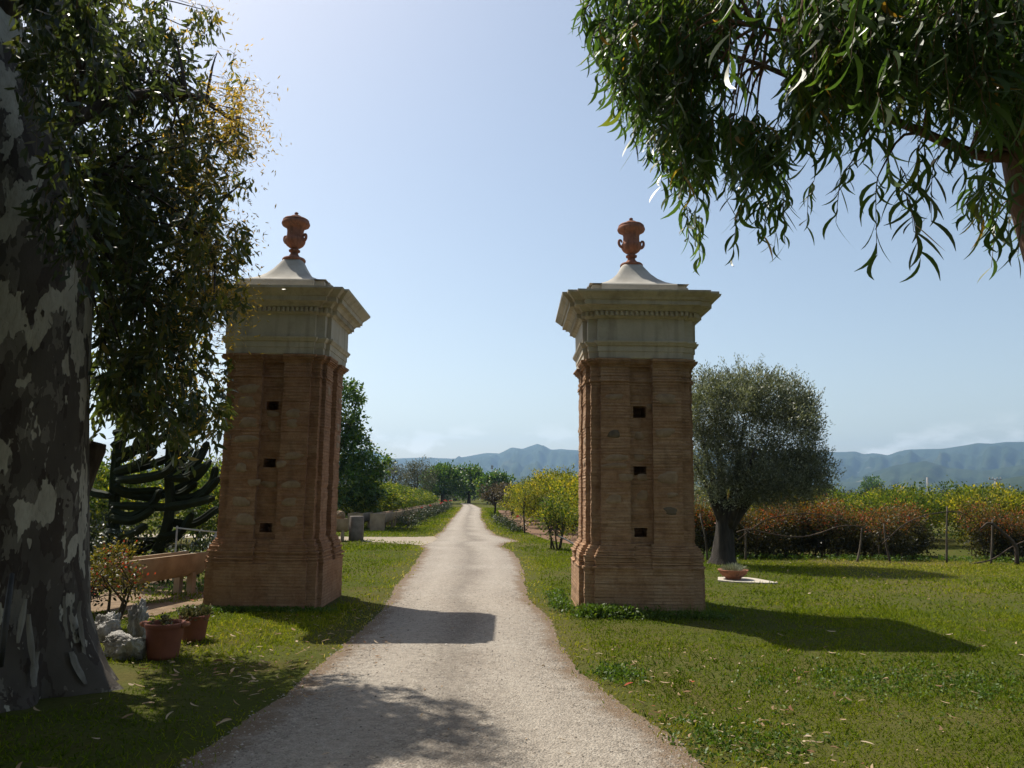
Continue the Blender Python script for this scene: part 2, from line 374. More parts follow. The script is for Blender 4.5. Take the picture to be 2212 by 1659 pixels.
def spline(pts, n):
    """smooth curve (Catmull-Rom) through the points"""
    P = np.asarray(pts, float)
    if len(P) == 2: return P[0] + (P[1] - P[0]) * np.linspace(0, 1, n)[:, None]
    Q = np.concatenate(([2 * P[0] - P[1]], P, [2 * P[-1] - P[-2]])); out = []
    for s in np.linspace(0, len(P) - 1 - 1e-6, n):
        i = int(s); t = s - i; a, b, c, d = Q[i:i + 4]
        out.append(.5 * ((2 * b) + (c - a) * t + (2 * a - 5 * b + 4 * c - d) * t * t + (3 * b - a - 3 * c + d) * t ** 3))
    return np.array(out)

def lathe(mb, prof, c=(0, 0, 0), seg=24, mi=0, var=.5, flute=0, famp=0.0, zr=None):
    V = []; n = len(prof)
    for r, z in prof:
        for k in range(seg):
            th = TAU * k / seg; rr = r
            if flute and zr[0] < z < zr[1]: rr *= 1 + famp * abs(math.sin(flute * th / 2))
            V.append((c[0] + rr * math.cos(th), c[1] + rr * math.sin(th), c[2] + z))
    F = [(i * seg + k, i * seg + (k + 1) % seg, (i + 1) * seg + (k + 1) % seg, (i + 1) * seg + k) for i in range(n - 1) for k in range(seg)]
    mb.add(V, F, mi, var)

def box(mb, c, d, rz=0.0, mi=0, jit=0.0):
    cs, sn = math.cos(rz), math.sin(rz); V = []
    for z in (-.5, .5):
        for x, y in ((-.5, -.5), (.5, -.5), (.5, .5), (-.5, .5)):
            X, Y = x * d[0] + random.uniform(-jit, jit), y * d[1] + random.uniform(-jit, jit)
            V.append((c[0] + X * cs - Y * sn, c[1] + X * sn + Y * cs, c[2] + z * d[2] + random.uniform(-jit, jit)))
    mb.add(V, [(3, 2, 1, 0), (4, 5, 6, 7), (0, 1, 5, 4), (1, 2, 6, 5), (2, 3, 7, 6), (3, 0, 4, 7)], mi, .5, False)

# ------------------------------------------------------------------ object helpers
def tag(o, label, cat, group=None):
    o['label'] = label; o['category'] = cat
    if group: o['group'] = group
    return o
def thing(name, label, cat, loc=(0, 0, 0), group=None):
    o = bpy.data.objects.new(name, None); o.empty_display_size = .2
    o.location = loc; COL.objects.link(o); return tag(o, label, cat, group)
def structure(o): o['kind'] = 'structure'; return o
def stuff(o, label, cat): tag(o, label, cat); o['kind'] = 'stuff'; return o
def dup(root, loc, rz, sc, label):
    r = root.copy(); COL.objects.link(r); r.location = loc; r.rotation_euler = (0, 0, rz); r.scale = sc; r['label'] = label
    for ch in list(root.children):
        c = ch.copy(); COL.objects.link(c); c.parent = r
        for g in ch.children:
            d = g.copy(); COL.objects.link(d); d.parent = c
    return r

def inside(poly, x, y):
    x = np.asarray(x); y = np.asarray(y); res = np.zeros(x.shape, bool); n = len(poly)
    for i in range(n):
        x1, y1 = poly[i]; x2, y2 = poly[(i + 1) % n]
        c = ((y1 > y) != (y2 > y)) & (x < (x2 - x1) * (y - y1) / ((y2 - y1) or 1e-9) + x1)
        res ^= c
    return res
_wd = RNG.normal(size=(10, 2)); _wp = RNG.uniform(0, TAU, 10)
def wob(x, y, f):
    """smooth 2-d noise, about -1..1"""
    s = 0
    for k in range(10):
        s = s + np.sin(f * (1 + .35 * k) * (_wd[k, 0] * x + _wd[k, 1] * y) + _wp[k]) / (1 + .3 * k)
    return s / 3.0

# ------------------------------------------------------------------ light, sky
SUN = Vector((-2.2, 2.05, 4.47)).normalized()
sl = bpy.data.lights.new('sun', 'SUN'); sl.energy = 5.0; sl.angle = rad(.53); sl.color = (1, .94, .83)
so = bpy.data.objects.new('sun', sl); so.rotation_euler = (-SUN).to_track_quat('-Z', 'Y').to_euler(); so.location = (-20, 20, 40); COL.objects.link(so)
W = bpy.data.worlds.new('World'); SC.world = W; W.use_nodes = True
nt = W.node_tree; nt.nodes.clear()
wo = nt.nodes.new('ShaderNodeOutputWorld'); bg = nt.nodes.new('ShaderNodeBackground')
sky = nt.nodes.new('ShaderNodeTexSky'); sky.sky_type = 'NISHITA'; sky.sun_disc = False
sky.sun_elevation = math.asin(SUN.z); sky.sun_rotation = math.atan2(SUN.x, SUN.y)
sky.altitude = 100; sky.air_density = 1.0; sky.dust_density = 1.6; sky.ozone_density = .9
bg.inputs['Strength'].default_value = .118
# low fair-weather clouds over the mountains, by direction of view in the sky itself
tc = nt.nodes.new('ShaderNodeTexCoord'); mp = nt.nodes.new('ShaderNodeMapping'); mp.inputs['Scale'].default_value = (1, 1, 2.4); mp.inputs['Location'].default_value = (.37, .11, 0)
nz = nt.nodes.new('ShaderNodeTexNoise'); nz.inputs['Scale'].default_value = 13; nz.inputs['Detail'].default_value = 7; nz.inputs['Roughness'].default_value = .55
rp = nt.nodes.new('ShaderNodeValToRGB'); rp.color_ramp.elements[0].position = .52; rp.color_ramp.elements[1].position = .62
sx = nt.nodes.new('ShaderNodeSeparateXYZ'); band = nt.nodes.new('ShaderNodeValToRGB'); e = band.color_ramp.elements
e[0].position = .045; e[0].color = (1, 1, 1, 1); e[1].position = .095; e[1].color = (0, 0, 0, 1)
mul = nt.nodes.new('ShaderNodeMath'); mul.operation = 'MULTIPLY'; mul2 = nt.nodes.new('ShaderNodeMath'); mul2.operation = 'MULTIPLY'; mul2.inputs[1].default_value = .42
mx = nt.nodes.new('ShaderNodeMix'); mx.data_type = 'RGBA'; mx.inputs[7].default_value = (10.5, 10.3, 10.0, 1)
k = nt.links.new
k(tc.outputs['Generated'], mp.inputs[0]); k(mp.outputs[0], nz.inputs['Vector']); k(nz.outputs['Fac'], rp.inputs[0])
k(tc.outputs['Generated'], sx.inputs[0]); k(sx.outputs['Z'], band.inputs[0])
k(rp.outputs[0], mul.inputs[0]); k(band.outputs[0], mul.inputs[1]); k(mul.outputs[0], mul2.inputs[0])
k(mul2.outputs[0], mx.inputs['Factor']); wb = nt.nodes.new('ShaderNodeMix'); wb.data_type = 'RGBA'; wb.blend_type = 'MULTIPLY'; wb.inputs['Factor'].default_value = 1; wb.inputs[7].default_value = (1.11, 1.0, .87, 1)
k(sky.outputs[0], wb.inputs[6]); k(wb.outputs[2], mx.inputs[6]); k(mx.outputs[2], bg.inputs['Color']); k(bg.outputs[0], wo.inputs['Surface'])
SC.view_settings.view_transform = 'Standard'; SC.view_settings.look = 'None'; SC.view_settings.gamma = 1
SC.view_settings.exposure = 0.5
SC.cycles.max_bounces = 6; SC.cycles.diffuse_bounces = 3; SC.cycles.glossy_bounces = 2; SC.cycles.transmission_bounces = 3
SC.cycles.volume_bounces = 0; SC.cycles.transparent_max_bounces = 4
SC.cycles.sample_clamp_indirect = 4.0; SC.cycles.sample_clamp_direct = 6.0

# ------------------------------------------------------------------ ground, driveway, soil
RL = np.array([(-6, -2.3), (3, -2.1), (4.83, -1.95), (6.3, -1.83), (8.77, -1.74), (10.71, -1.77), (18.5, -2.2), (22, -2.4), (23, -2.62), (28.5, -2.75), (30.65, -2.75), (54.6, -3.8), (84.3, -5.14), (100, -6.6)])
RR = np.array([(-6, 1.5), (4.4, 1.28), (4.94, 1.2), (5.52, 1.12), (5.92, 1.0), (6.33, .84), (6.82, .77), (7.36, .64), (8.59, .57), (10.3, .52), (10.9, .44), (11.96, .29), (18.9, .27), (21.9, .01), (23.3, -.27), (24.9, -.1), (25.8, .33), (26.8, .1), (29, -.45), (34.1, -.95), (47, -1.68), (72.4, -2.69), (96.5, -4.9), (100, -5.4)])
def road_l(y): return np.interp(y, RL[:, 0], RL[:, 1])
def road_r(y): return np.interp(y, RR[:, 0], RR[:, 1])
def edge_n(y, s): return wob(y * 0 + s, y, .9) * .05 + wob(y * 0 + s + 9, y, 5) * .02 + RNG.normal(size=np.shape(y)) * .012
g = MB(); xs = np.array([-9000, -600, -60, -12, 12, 60, 600, 9000.]); ys = np.array([-300, -30, 0, 30, 120, 900, 9000.])
X, Y = np.meshgrid(xs, ys); nx = len(xs)
g.add(np.stack([X, Y, X * 0], -1), [(j * nx + i, j * nx + i + 1, (j + 1) * nx + i + 1, (j + 1) * nx + i) for j in range(len(ys) - 1) for i in range(nx - 1)])
structure(g.build('ground', GROUND))
d = MB(); yy = np.concatenate([np.arange(-5, 30, .06), np.arange(30, 98, .5)])
Vs = []; K = 15
for y in yy:
    a = road_l(y) + edge_n(np.array(y), 0.) * 1.0; b = road_r(y) + edge_n(np.array(y), 5.)
    for i in range(K): Vs.append((a + (b - a) * i / (K - 1), y, .004 + .018 * math.sin(math.pi * i / (K - 1))))
d.add(Vs, [(j * K + i, j * K + i + 1, (j + 1) * K + i + 1, (j + 1) * K + i) for j in range(len(yy) - 1) for i in range(K - 1)], 0, np.tile(np.linspace(0, 1, K), len(yy)))
structure(d.build('driveway', ROAD))
d = MB(); xx = np.arange(-14, -2.4, .15)
Vs = []
for x in xx:
    t = (x + 2.5) / -3.0; c = 25.6 + .5 * min(t, 1.0) + .12 * max(t - 1, 0); w = 2.6 - 1.7 * min(max(t, 0), 1) ** .6
    Vs += [(x, c - w + float(wob(x, 3., 2.)) * .12, .004), (x, c, .012), (x, c + w + float(wob(x, 8., 2.)) * .12, .004)]
d.add(Vs, [(3 * j + i, 3 * j + i + 3, 3 * j + i + 4, 3 * j + i + 1) for j in range(len(xx) - 1) for i in range(2)])
structure(d.build('side_track', TRACK))
SOILP = [(-1.1, 66), (.8, 66), (2.6, 45), (4.4, 30), (4.6, 24.2), (2.0, 24.6), (1.3, 26.5), (.55, 32.3), (-.35, 47)]
d = MB(); d.add([(x, y, .006) for x, y in SOILP], [tuple(range(len(SOILP)))[::-1]])
structure(d.build('soil_bed', SOIL))
d = MB(); LS = [(-6.6, 11.2), (-5.6, 10.2), (-4.6, 10.0), (-4.35, 11.0), (-4.5, 13.4), (-6, 14.5), (-8, 13)]
d.add([(x, y, .004) for x, y in LS], [tuple(range(len(LS)))])
structure(d.build('bare_soil', mat_simple('dry bare soil', (.10, .065, .035), (.23, .16, .095), 4, .95, .7, .03)))

# ------------------------------------------------------------------ gate pillars
PA, PS, PT = .575, .710, .775
def plan(o, rw=0, rd=0, hole=None):
    a, S, T = PA + o, PS + o, PT + o; pts = []
    for q in range(4):
        c, s = math.cos(q * math.pi / 2), math.sin(q * math.pi / 2)
        side = [(-S, -S), (-a, -S), (-a, -T)]
        if rd:
            side += [(-rw, -T), (-rw, -T + rd)]
            if hole: side += [(-hole + .02 * (q - 1), -T + rd), (-hole + .02 * (q - 1), -T + rd + .42), (hole, -T + rd + .42), (hole, -T + rd)]
            side += [(rw, -T + rd), (rw, -T)]
        side += [(a, -T), (a, -S)]
        pts += [(x * c - y * s, x * s + y * c) for x, y in side]
    return np.array(pts)          # counter-clockwise
def course(mb, P0, P1, z0, z1, mi=0, jit=.004, zj=.0015):
    n = len(P0)
    if jit: P0 = P0 + RNG.normal(size=P0.shape) * jit; P1 = P0 if P1 is None else P1 + RNG.normal(size=P1.shape) * jit
    elif P1 is None: P1 = P0
    V = np.concatenate([np.c_[P0, z0 + RNG.normal(size=n) * zj], np.c_[P1, z1 + RNG.normal(size=n) * zj]])
    F = [(i, (i + 1) % n, n + (i + 1) % n, n + i) for i in range(n)] + [tuple(range(n))[::-1], tuple(range(n, 2 * n))]
    mb.add(V, F, mi, .5, False)
def profile(mb, prof, mi=0, jit=0.0):
    """stacked loops of the stepped plan: (z, offset)"""
    loops = [plan(o) + (RNG.normal(size=(20, 2)) * jit if jit else 0) for z, o in prof]; n = len(loops[0])
    V = np.concatenate([np.c_[l, np.full(n, z)] for l, (z, o) in zip(loops, prof)])
    F = [(j * n + i, j * n + (i + 1) % n, (j + 1) * n + (i + 1) % n, (j + 1) * n + i) for j in range(len(prof) - 1) for i in range(n)]
    F += [tuple(range(n))[::-1], tuple((len(prof) - 1) * n + i for i in range(n))]
    mb.add(V, F, mi, .5, False)
def lump(mb, c, r, mi, seed):
    """an irregular flattened field stone let into the brickwork"""
    rg = np.random.default_rng(seed); n = 12; V = []; ph = rg.uniform(0, TAU, 3)
    ang = [TAU * k / n for k in range(n)]
    rr = [1 + .13 * math.sin(2 * a + ph[0]) + .10 * math.sin(3 * a + ph[1]) + .05 * math.sin(5 * a + ph[2]) for a in ang]
    for lev, s in ((.0, 1.0), (.6, .9), (1.0, .62)):
        for a, q in zip(ang, rr):
            V.append((c[0] + r[0] * s * q * math.copysign(abs(math.cos(a)) ** .75, math.cos(a)), c[1] - r[1] * lev, c[2] + r[2] * s * q * math.copysign(abs(math.sin(a)) ** .75, math.sin(a))))
    V.append((c[0], c[1] - r[1] * 1.08, c[2]))
    F = [(j * n + i, j * n + (i + 1) % n, (j + 1) * n + (i + 1) % n, (j + 1) * n + i) for j in range(2) for i in range(n)] + [(2 * n + i, 2 * n + (i + 1) % n, 3 * n) for i in range(n)]
    mb.add(V, F, mi)

def pillar(cx, cy, brick, label, stones, seed, holes, slim=1.0):
    root = thing('gate_pillar', label, 'gate pillar', (cx, cy, 0), 'brick gate pillars')
    RZ = .165; RD = .095
    # plinth: rough rendered brick block
    m = MB(); z = -.06
    while z < .60:
        h = min(random.uniform(.055, .085), .605 - z); o = .105 + random.uniform(-.002, .002)
        course(m, plan(o), plan(o + random.uniform(-.002, .002)), z, z + h, 0, .0022); z += h
    m.build('plinth', brick, root)
    # stepped base moulding, broken in the middle of each face by the recess
    m = MB(); z = .605; rows = 11
    for i in range(rows):
        t = i / (rows - 1); o = [.118, .095, .10, .095, .09, .10, .085, .075, .062, .04, .02][i]
        course(m, plan(o + random.uniform(-.008, .008), .12, .05), None, z, z + .024, 0, .007, .002)
        course(m, plan(o - .018, .12, .04), None, z + .024, z + .0305, 0, .004, .001); z += .0305
    m.build('base_moulding', brick, root)
    # shaft
    m = MB(); z0 = z; n = 58; h = (3.445 - z0) / n
    for i in range(n):
        zc = z0 + (i + .5) * h; hole = None
        for zh in holes:
            if abs(zc - zh) < .068: hole = .083
        o = random.gauss(0, .0022) + .002 * math.sin(i * .7)
        if i == n - 5: o += .022
        course(m, plan(o, RZ, RD, hole), plan(o + random.gauss(0, .0015), RZ, RD, hole), zc - h / 2, zc + h * .26, 0, .003, .0018)
        course(m, plan(o - .0022, RZ, RD, hole), None, zc + h * .26, zc + h / 2, 0, .003, .001)
    for i, (x, zz, rx, rz, mi) in enumerate(stones):
        y = -PT + (RD if abs(x) < RZ else 0) + .006
        lump(m, (x, y, zz), (rx, .016, rz), mi, seed + i)
    for i in range(9):                                     # stones of the other faces
        zz = random.uniform(1.1, 3.1); x = random.choice((-.4, .4)) + random.uniform(-.06, .06)
        q = MB(); lump(q, (x, -PT + .006, zz), (random.uniform(.07, .13), .016, random.uniform(.04, .075)), 1, seed + 50 + i)
        a = math.pi / 2 * random.choice((1, 3)); V = q.V[0]; R = np.array([[math.cos(a), -math.sin(a), 0], [math.sin(a), math.cos(a), 0], [0, 0, 1]])
        m.add(V @ R.T, [tuple(f) for f in np.split(q.L[0], np.cumsum(q.S[0])[:-1])], 1)
    m.build('shaft', [brick, FIELDSTONE, DARKSTONE], root)
    # brick capital under the plaster
    m = MB(); z = 3.445
    for o, hh in ((.012, .02), (.03, .022), (.052, .022), (.07, .02), (.078, .022)):
        course(m, plan(o, RZ * (1 - .04), .06), None, z, z + hh, 0, .005, .002); z += hh
    m.build('capital', brick, root)
    m = MB(); profile(m, [(z, .02), (3.565, .032), (3.655, .034), (3.657, .046), (3.735, .048), (3.745, .066), (3.76, .072), (3.785, .09), (3.805, .094), (3.812, .052), (3.83, .05), (4.135, .05)], 0, .0022)
    m.build('entablature', PLASTER, root)
    m = MB(); profile(m, [(4.135, .05), (4.142, .074), (4.155, .084), (4.160, .1), (4.230, .1), (4.234, .145), (4.248, .150), (4.258, .165), (4.285, .185), (4.297, .21), (4.302, .25), (4.365, .253), (4.370, .272), (4.385, .282), (4.41, .303), (4.44, .338), (4.455, .352), (4.460, .362), (4.49, .365)], 0, .0025)
    c = m.build('cornice', PLASTER, root)
    m = MB()                                              # dentil course of each cornice
    a, S, T = PA + .1, PS + .1, PT + .1
    for q in range(4):
        al = q * math.pi / 2; cs, sn = math.cos(al), math.sin(al)
        for xs_, yv in ((np.linspace(-a + .03, a - .03, 19), -T), (np.array([-S + .03, -S + .095, S - .095, S - .03]), -S)):
            for x in xs_:
                px, py = x, yv - .019; box(m, (px * cs - py * sn, px * sn + py * cs, 4.197), (.041 if yv == -T else .036, .04, .062), al)
    m.build('dentil_course', PLASTER, c)
    m = MB(); profile(m, [(4.49, -.015), (4.665, -.02), (4.685, -.035)], 0, .002)
    m.build('top_slab', CAPCEM, root)
    m = MB(); pr = [(.73, 4.685), (.66, 4.70), (.55, 4.735), (.44, 4.795), (.345, 4.875), (.27, 4.965), (.215, 5.055), (.18, 5.12), (.168, 5.15)]
    V = []; per = 6
    for j, (hw, zz) in enumerate(pr):
        rd_ = (j / (len(pr) - 1)) ** 3 * .7
        for q in range(4):
            for i in range(per):
                t = -1 + 2 * i / per; x, y = t * hw, -hw
                L_ = math.hypot(x, y); x, y = x * (1 - rd_ + rd_ * hw / L_), y * (1 - rd_ + rd_ * hw / L_)
                c_, s_ = math.cos(q * math.pi / 2), math.sin(q * math.pi / 2)
                V.append((x * c_ - y * s_, x * s_ + y * c_, zz))
    n = per * 4
    m.add(V, [(j * n + i, j * n + (i + 1) % n, (j + 1) * n + (i + 1) % n, (j + 1) * n + i) for j in range(len(pr) - 1) for i in range(n)] + [tuple((len(pr) - 1) * n + i for i in range(n))], 0, .5, True)
    m.build('pyramid_cap', CAPCEM, root)
    root.scale = (slim, slim, 1)
    return root

def urn(cx, cy, z, rz, label):
    root = thing('urn', label, 'urn', (cx, cy, z), 'terracotta urns on the gate pillars'); root.rotation_euler = (0, 0, rz)
    m = MB(); lathe(m, [(0, 0), (.175, 0), (.18, .03), (.165, .05), (.14, .06), (.10, .075), (.075, .10), (.06, .125), (.058, .15), (.085, .162), (.088, .185), (.062, .2), (.058, .215)], seg=28); m.build('foot', TERRA, root)
    m = MB(); lathe(m, [(.058, .215), (.085, .23), (.125, .262), (.152, .31), (.158, .35), (.148, .375), (.138, .385), (.138, .40), (.128, .42), (.126, .50), (.135, .535), (.16, .555), (.205, .58), (.218, .61), (.212, .635), (.195, .655)], seg=40, flute=20, famp=.035, zr=(.225, .36)); m.build('bowl', TERRA, root)
    m = MB(); lathe(m, [(.2, .655), (.202, .668), (.18, .688), (.13, .705), (.088, .715), (.086, .735), (.06, .75), (.022, .757), (.018, .768), (.03, .78), (.03, .795), (.012, .808), (0, .81)], seg=32, flute=24, famp=.03, zr=(.67, .71)); m.build('lid', TERRA_DARK if False else TERRA, root)
    for s in (-1, 1):
        m = MB(); tube(m, spline([(s * .142, 0, .315), (s * .178, 0, .33), (s * .20, 0, .37), (s * .198, 0, .42), (s * .172, 0, .43), (s * .150, 0, .395)], 14), [.02, .022, .022, .022, .022, .022, .022, .021, .02, .019, .018, .017, .016, .014], 8)
        m.build('handle', TERRA, root)
PYC = 10.82 + PT + .105
PRX, PLX = 1.85, -3.43
R_ST = [(-.39, 2.47, .10, .055, 2), (-.36, 2.13, .19, .05, 1), (-.38, 2.02, .17, .045, 1), (-.24, 1.86, .10, .075, 1), (.37, 1.86, .17, .085, 1), (.40, 1.40, .11, .055, 2), (.33, 2.5, .15, .07, 1), (-.02, 2.45, .08, .06, 1), (.02, 1.60, .10, .07, 1), (.36, 2.98, .16, .08, 1), (-.40, 1.55, .12, .07, 1), (.13, 2.87, .035, .05, 1), (-.38, 3.0, .13, .05, 1), (.42, 1.62, .08, .04, 1), (-.02, 2.14, .10, .05, 1), (.02, 1.86, .09, .05, 1)]
L_ST = [(-.38, 2.86, .15, .085, 1), (.0, 2.70, .10, .05, 1), (.34, 2.7, .13, .06, 1), (-.34, 2.56, .13, .09, 1), (.0, 2.53, .07, .08, 1), (.33, 2.56, .10, .06, 1), (-.37, 2.33, .19, .055, 1), (-.34, 2.1, .13, .05, 1), (-.40, 1.92, .10, .065, 1), (-.2, 1.72, .09, .06, 1), (0, 1.70, .13, .045, 1), (.37, 1.70, .14, .06, 1), (-.38, 1.45, .14, .075, 1), (-.3, 1.2, .16, .08, 1), (.35, 1.46, .12, .06, 1), (.36, 1.18, .15, .07, 1), (.2, 1.98, .08, .05, 1), (.38, 2.1, .16, .05, 1), (-.36, 3.05, .17, .07, 1)]
pillar(PRX, PYC, BRICK, 'brick gate pillar standing nearer the olive tree, small weeds at its foot', R_ST, 100, (2.80, 1.965, 1.09))
pillar(PLX, PYC - .055, BRICK_RED, 'redder brick gate pillar beside the concrete trough and mottled trunk', L_ST, 300, (2.82, 2.0, 1.09), .935)
urn(PRX, PYC, 5.145, .15, 'terracotta lidded urn topping the pillar nearer the olive tree')
urn(PLX, PYC - .055, 5.145, -.35, 'terracotta lidded urn topping the pillar with leafy twigs beside it')

# ------------------------------------------------------------------ trees
def crown(mb, blobs, n_shoots, per, L, Wd, T, size=.18, shell=.5, up=.25, out=.8, lumpf=.18, mi=0, vb=(0, 1), grav=0.0, keep=None, seed_var=.25):
    B = np.array(blobs, float); wt = (B[:, 3] * B[:, 4] * B[:, 5]) ** .67; wt /= wt.sum()
    pick = RNG.choice(len(B), n_shoots, p=wt); D = rvec(n_shoots)
    ph = RNG.uniform(0, TAU, (6,)); kk = RNG.normal(size=(6, 3)) * 3.2
    lm = 1 + lumpf * sum(np.sin(D @ kk[i] + ph[i] + pick * 1.7) for i in range(6)) / 2.2
    r = (shell + (1 - shell) * RNG.random(n_shoots) ** .5) * lm
    C = B[pick, :3] + D * B[pick, 3:6] * r[:, None]
    if keep is not None: k_ = keep(C); C = C[k_]; D = D[k_]; r = r[k_]; n_shoots = len(C)
    cv = RNG.normal(size=n_shoots) * seed_var
    P = np.repeat(C, per, 0); DD = np.repeat(D, per, 0); N = len(P)
    dirs = unit(DD * out + rvec(N) * .8 + np.array((0, 0, up - grav)))
    P = P + RNG.normal(size=(N, 3)) * size
    nrm = unit(rvec(N) + np.array((0, 0, .8)))
    s = RNG.uniform(.65, 1.2, N)
    var = np.clip(vb[0] + (vb[1] - vb[0]) * (.45 + RNG.normal(size=N) * .17 + np.repeat(cv, per)), 0, 1)
    leaves(mb, P, dirs, nrm, L * s, Wd * s, T, var, mi)

def branching(mb, base, top, r0, blobs, n, rt=.25, wig=.1, seg=8, twigs=0):
    base = np.array(base, float); top = np.array(top, float)
    mid = (base + top) / 2 + RNG.normal(size=3) * wig * np.array((1, 1, .2))
    tr = spline([base, mid, top], 7); tube(mb, tr, np.linspace(r0 * 1.25, r0 * .7, 7), seg, rough=.05)
    for i in range(n):
        b = blobs[i % len(blobs)]; e = np.array(b[:3]) + rvec(1)[0] * np.array(b[3:6]) * .7
        s = tr[RNG.integers(3, 7)]; mm = (s + e) / 2 + RNG.normal(size=3) * wig + np.array((0, 0, .08))
        sp = spline([s, mm, e], 6); tube(mb, sp, np.linspace(r0 * .5, r0 * .08, 6), 6)

# ---- big mottled gum tree beside the camera
SHAD = [(-40, 8.5), (-4.4, 8.45), (-3.4, 7.85), (-2.6, 7.75), (-1.95, 7.25), (-1.2, 7.0), (-.1, 6.3), (.15, 5.95), (-.3, 5.4), (-.8, 5.0), (-1.1, 4.3), (-1.3, 2.5), (-1.3, -30), (-40, -30)]
def shadow_ok(P, soft=.0):
    t = P[:, 2] / SUN.z; x = P[:, 0] - SUN.x * t; y = P[:, 1] - SUN.y * t
    return inside(SHAD, x + RNG.normal(size=len(P)) * soft, y + RNG.normal(size=len(P)) * soft)
root = thing('mottled_gum_tree', 'huge tree with mottled flaking grey bark and dense hanging crown, beside the pots', 'tree', (-4.2, 6.6, 0))
tz = [(-.1, -4.05, .90), (.0, -4.06, .85), (.12, -4.07, .775), (.3, -4.09, .71), (.6, -4.13, .65), (1.1, -4.15, .63), (1.8, -4.17, .615), (2.6, -4.2, .60), (3.3, -4.22, .585), (3.9, -4.27, .56), (4.4, -4.39, .53), (4.9, -4.56, .49), (5.6, -4.80, .44), (6.3, -5.05, .38), (7.2, -5.3, .30), (8.2, -5.5, .2)]
m = MB(); seg = 56; V = []
zs = np.linspace(-.1, 8.2, 110)
for z in zs:
    cx = np.interp(z, [t[0] for t in tz], [t[1] for t in tz]) - .12; rr = np.interp(z, [t[0] for t in tz], [t[2] for t in tz])
    for k in range(seg):
        th = TAU * k / seg; fl = max(0, 1 - z / .75) ** 2
        q = 1 + .025 * math.sin(2 * th + z * .9) + .018 * math.sin(5 * th + 1.3 * z) + .012 * math.sin(9 * th - 2 * z)
        q += fl * (.13 * math.cos(5 * th - .3) + .08 * math.cos(9 * th + 1) + .05 * math.cos(17 * th))
        V.append((cx + rr * q * math.cos(th), 6.6 + .02 * math.sin(z * 2) + rr * q * math.sin(th), z))
nz_ = len(zs)
m.add(V, [(j * seg + i, j * seg + (i + 1) % seg, (j + 1) * seg + (i + 1) % seg, (j + 1) * seg + i) for j in range(nz_ - 1) for i in range(seg)])
trunk = m.build('trunk', BARK, root, (-4.2, 6.6, 0))
m = MB(); sp = spline([(-4.12, 6.95, 1.2), (-4.0, 7.1, 1.5), (-3.92, 7.15, 1.85), (-3.88, 7.17, 2.05)], 9)
tube(m, sp, [.15, .13, .12, .11, .11, .11, .115, .12, .105], 14, rough=.04)
m.build('cut_stub', BARK_BROWN, trunk, (-4.2, 6.6, 0))
limbs = MB(); nodes = []
for pts, ra in [([(-4.45, 6.6, 4.5), (-4.1, 7.2, 5.4), (-3.6, 7.9, 5.9), (-3.2, 8.4, 5.8)], .075), ([(-4.4, 6.7, 4.3), (-4.1, 7.3, 4.7), (-3.7, 7.9, 4.6), (-3.3, 8.2, 4.2)], .06),
                ([(-4.8, 6.6, 5.8), (-4.3, 6.2, 6.9), (-3.7, 5.8, 7.6)], .15), ([(-5.1, 6.6, 6.5), (-5.4, 8, 7.4), (-5.8, 9.4, 7.8)], .15), ([(-5.1, 6.6, 6.4), (-6.3, 6.2, 7.2), (-7.6, 5.9, 7.6)], .16), ([(-5, 6.5, 6.2), (-5.3, 5.2, 7.0), (-5.4, 3.9, 7.3)], .15), ([(-4.3, 6.8, 4.0), (-4.3, 7.6, 4.2), (-4.1, 8.3, 3.8)], .08)]:
    sp = spline(pts, 10); tube(limbs, sp, np.linspace(ra, ra * .3, 10), 8); nodes += list(sp[2:])
nodes = np.array(nodes)
# hanging part of the crown seen between trunk and pillar; it is two metres deep
LOBE = [(30, -60), (440, -60), (520, 20), (548, 60), (552, 150), (566, 265), (545, 330), (556, 400), (520, 440), (602, 462), (585, 520), (545, 548), (530, 590), (535, 640), (505, 678), (455, 700), (440, 740), (492, 795), (478, 840), (492, 905), (470, 945), (415, 925), (395, 955), (330, 905), (300, 925), (205, 860), (200, 560), (165, 480), (130, 330), (60, 120)]
cl = []
while len(cl) < 900:
    n = 1500; px = RNG.uniform(40, 610, n); py = RNG.uniform(-60, 960, n); Yd = RNG.uniform(6.6, 9.2, n)
    ok = inside(LOBE, px, py + 22) & (px > np.interp(py, [0, 110, 277, 516, 600], [62, 100, 155, 205, 208])) & (RNG.random(n) < np.clip(1.0 - (px - 430) / 190, .22, 1)) & (wob(px / 60, py / 60, 1.0) > -.62)
    P = np.array([at(a, b, c) for a, b, c in zip(px[ok], py[ok], Yd[ok])]).reshape(-1, 3)
    P = P[shadow_ok(P, .22)]
    cl += list(P)
cl = np.array(cl[:900])
fr = []
while len(fr) < 55:                                        # a few sprays hanging just in front of the bark
    px, py = random.uniform(40, 215), random.uniform(-60, 540)
    if px > 30 + py * .19: fr.append(at(px, py, random.uniform(5.55, 5.85)))
cl = np.concatenate([cl, np.array([tuple(q) for q in fr])])
cb = MB()
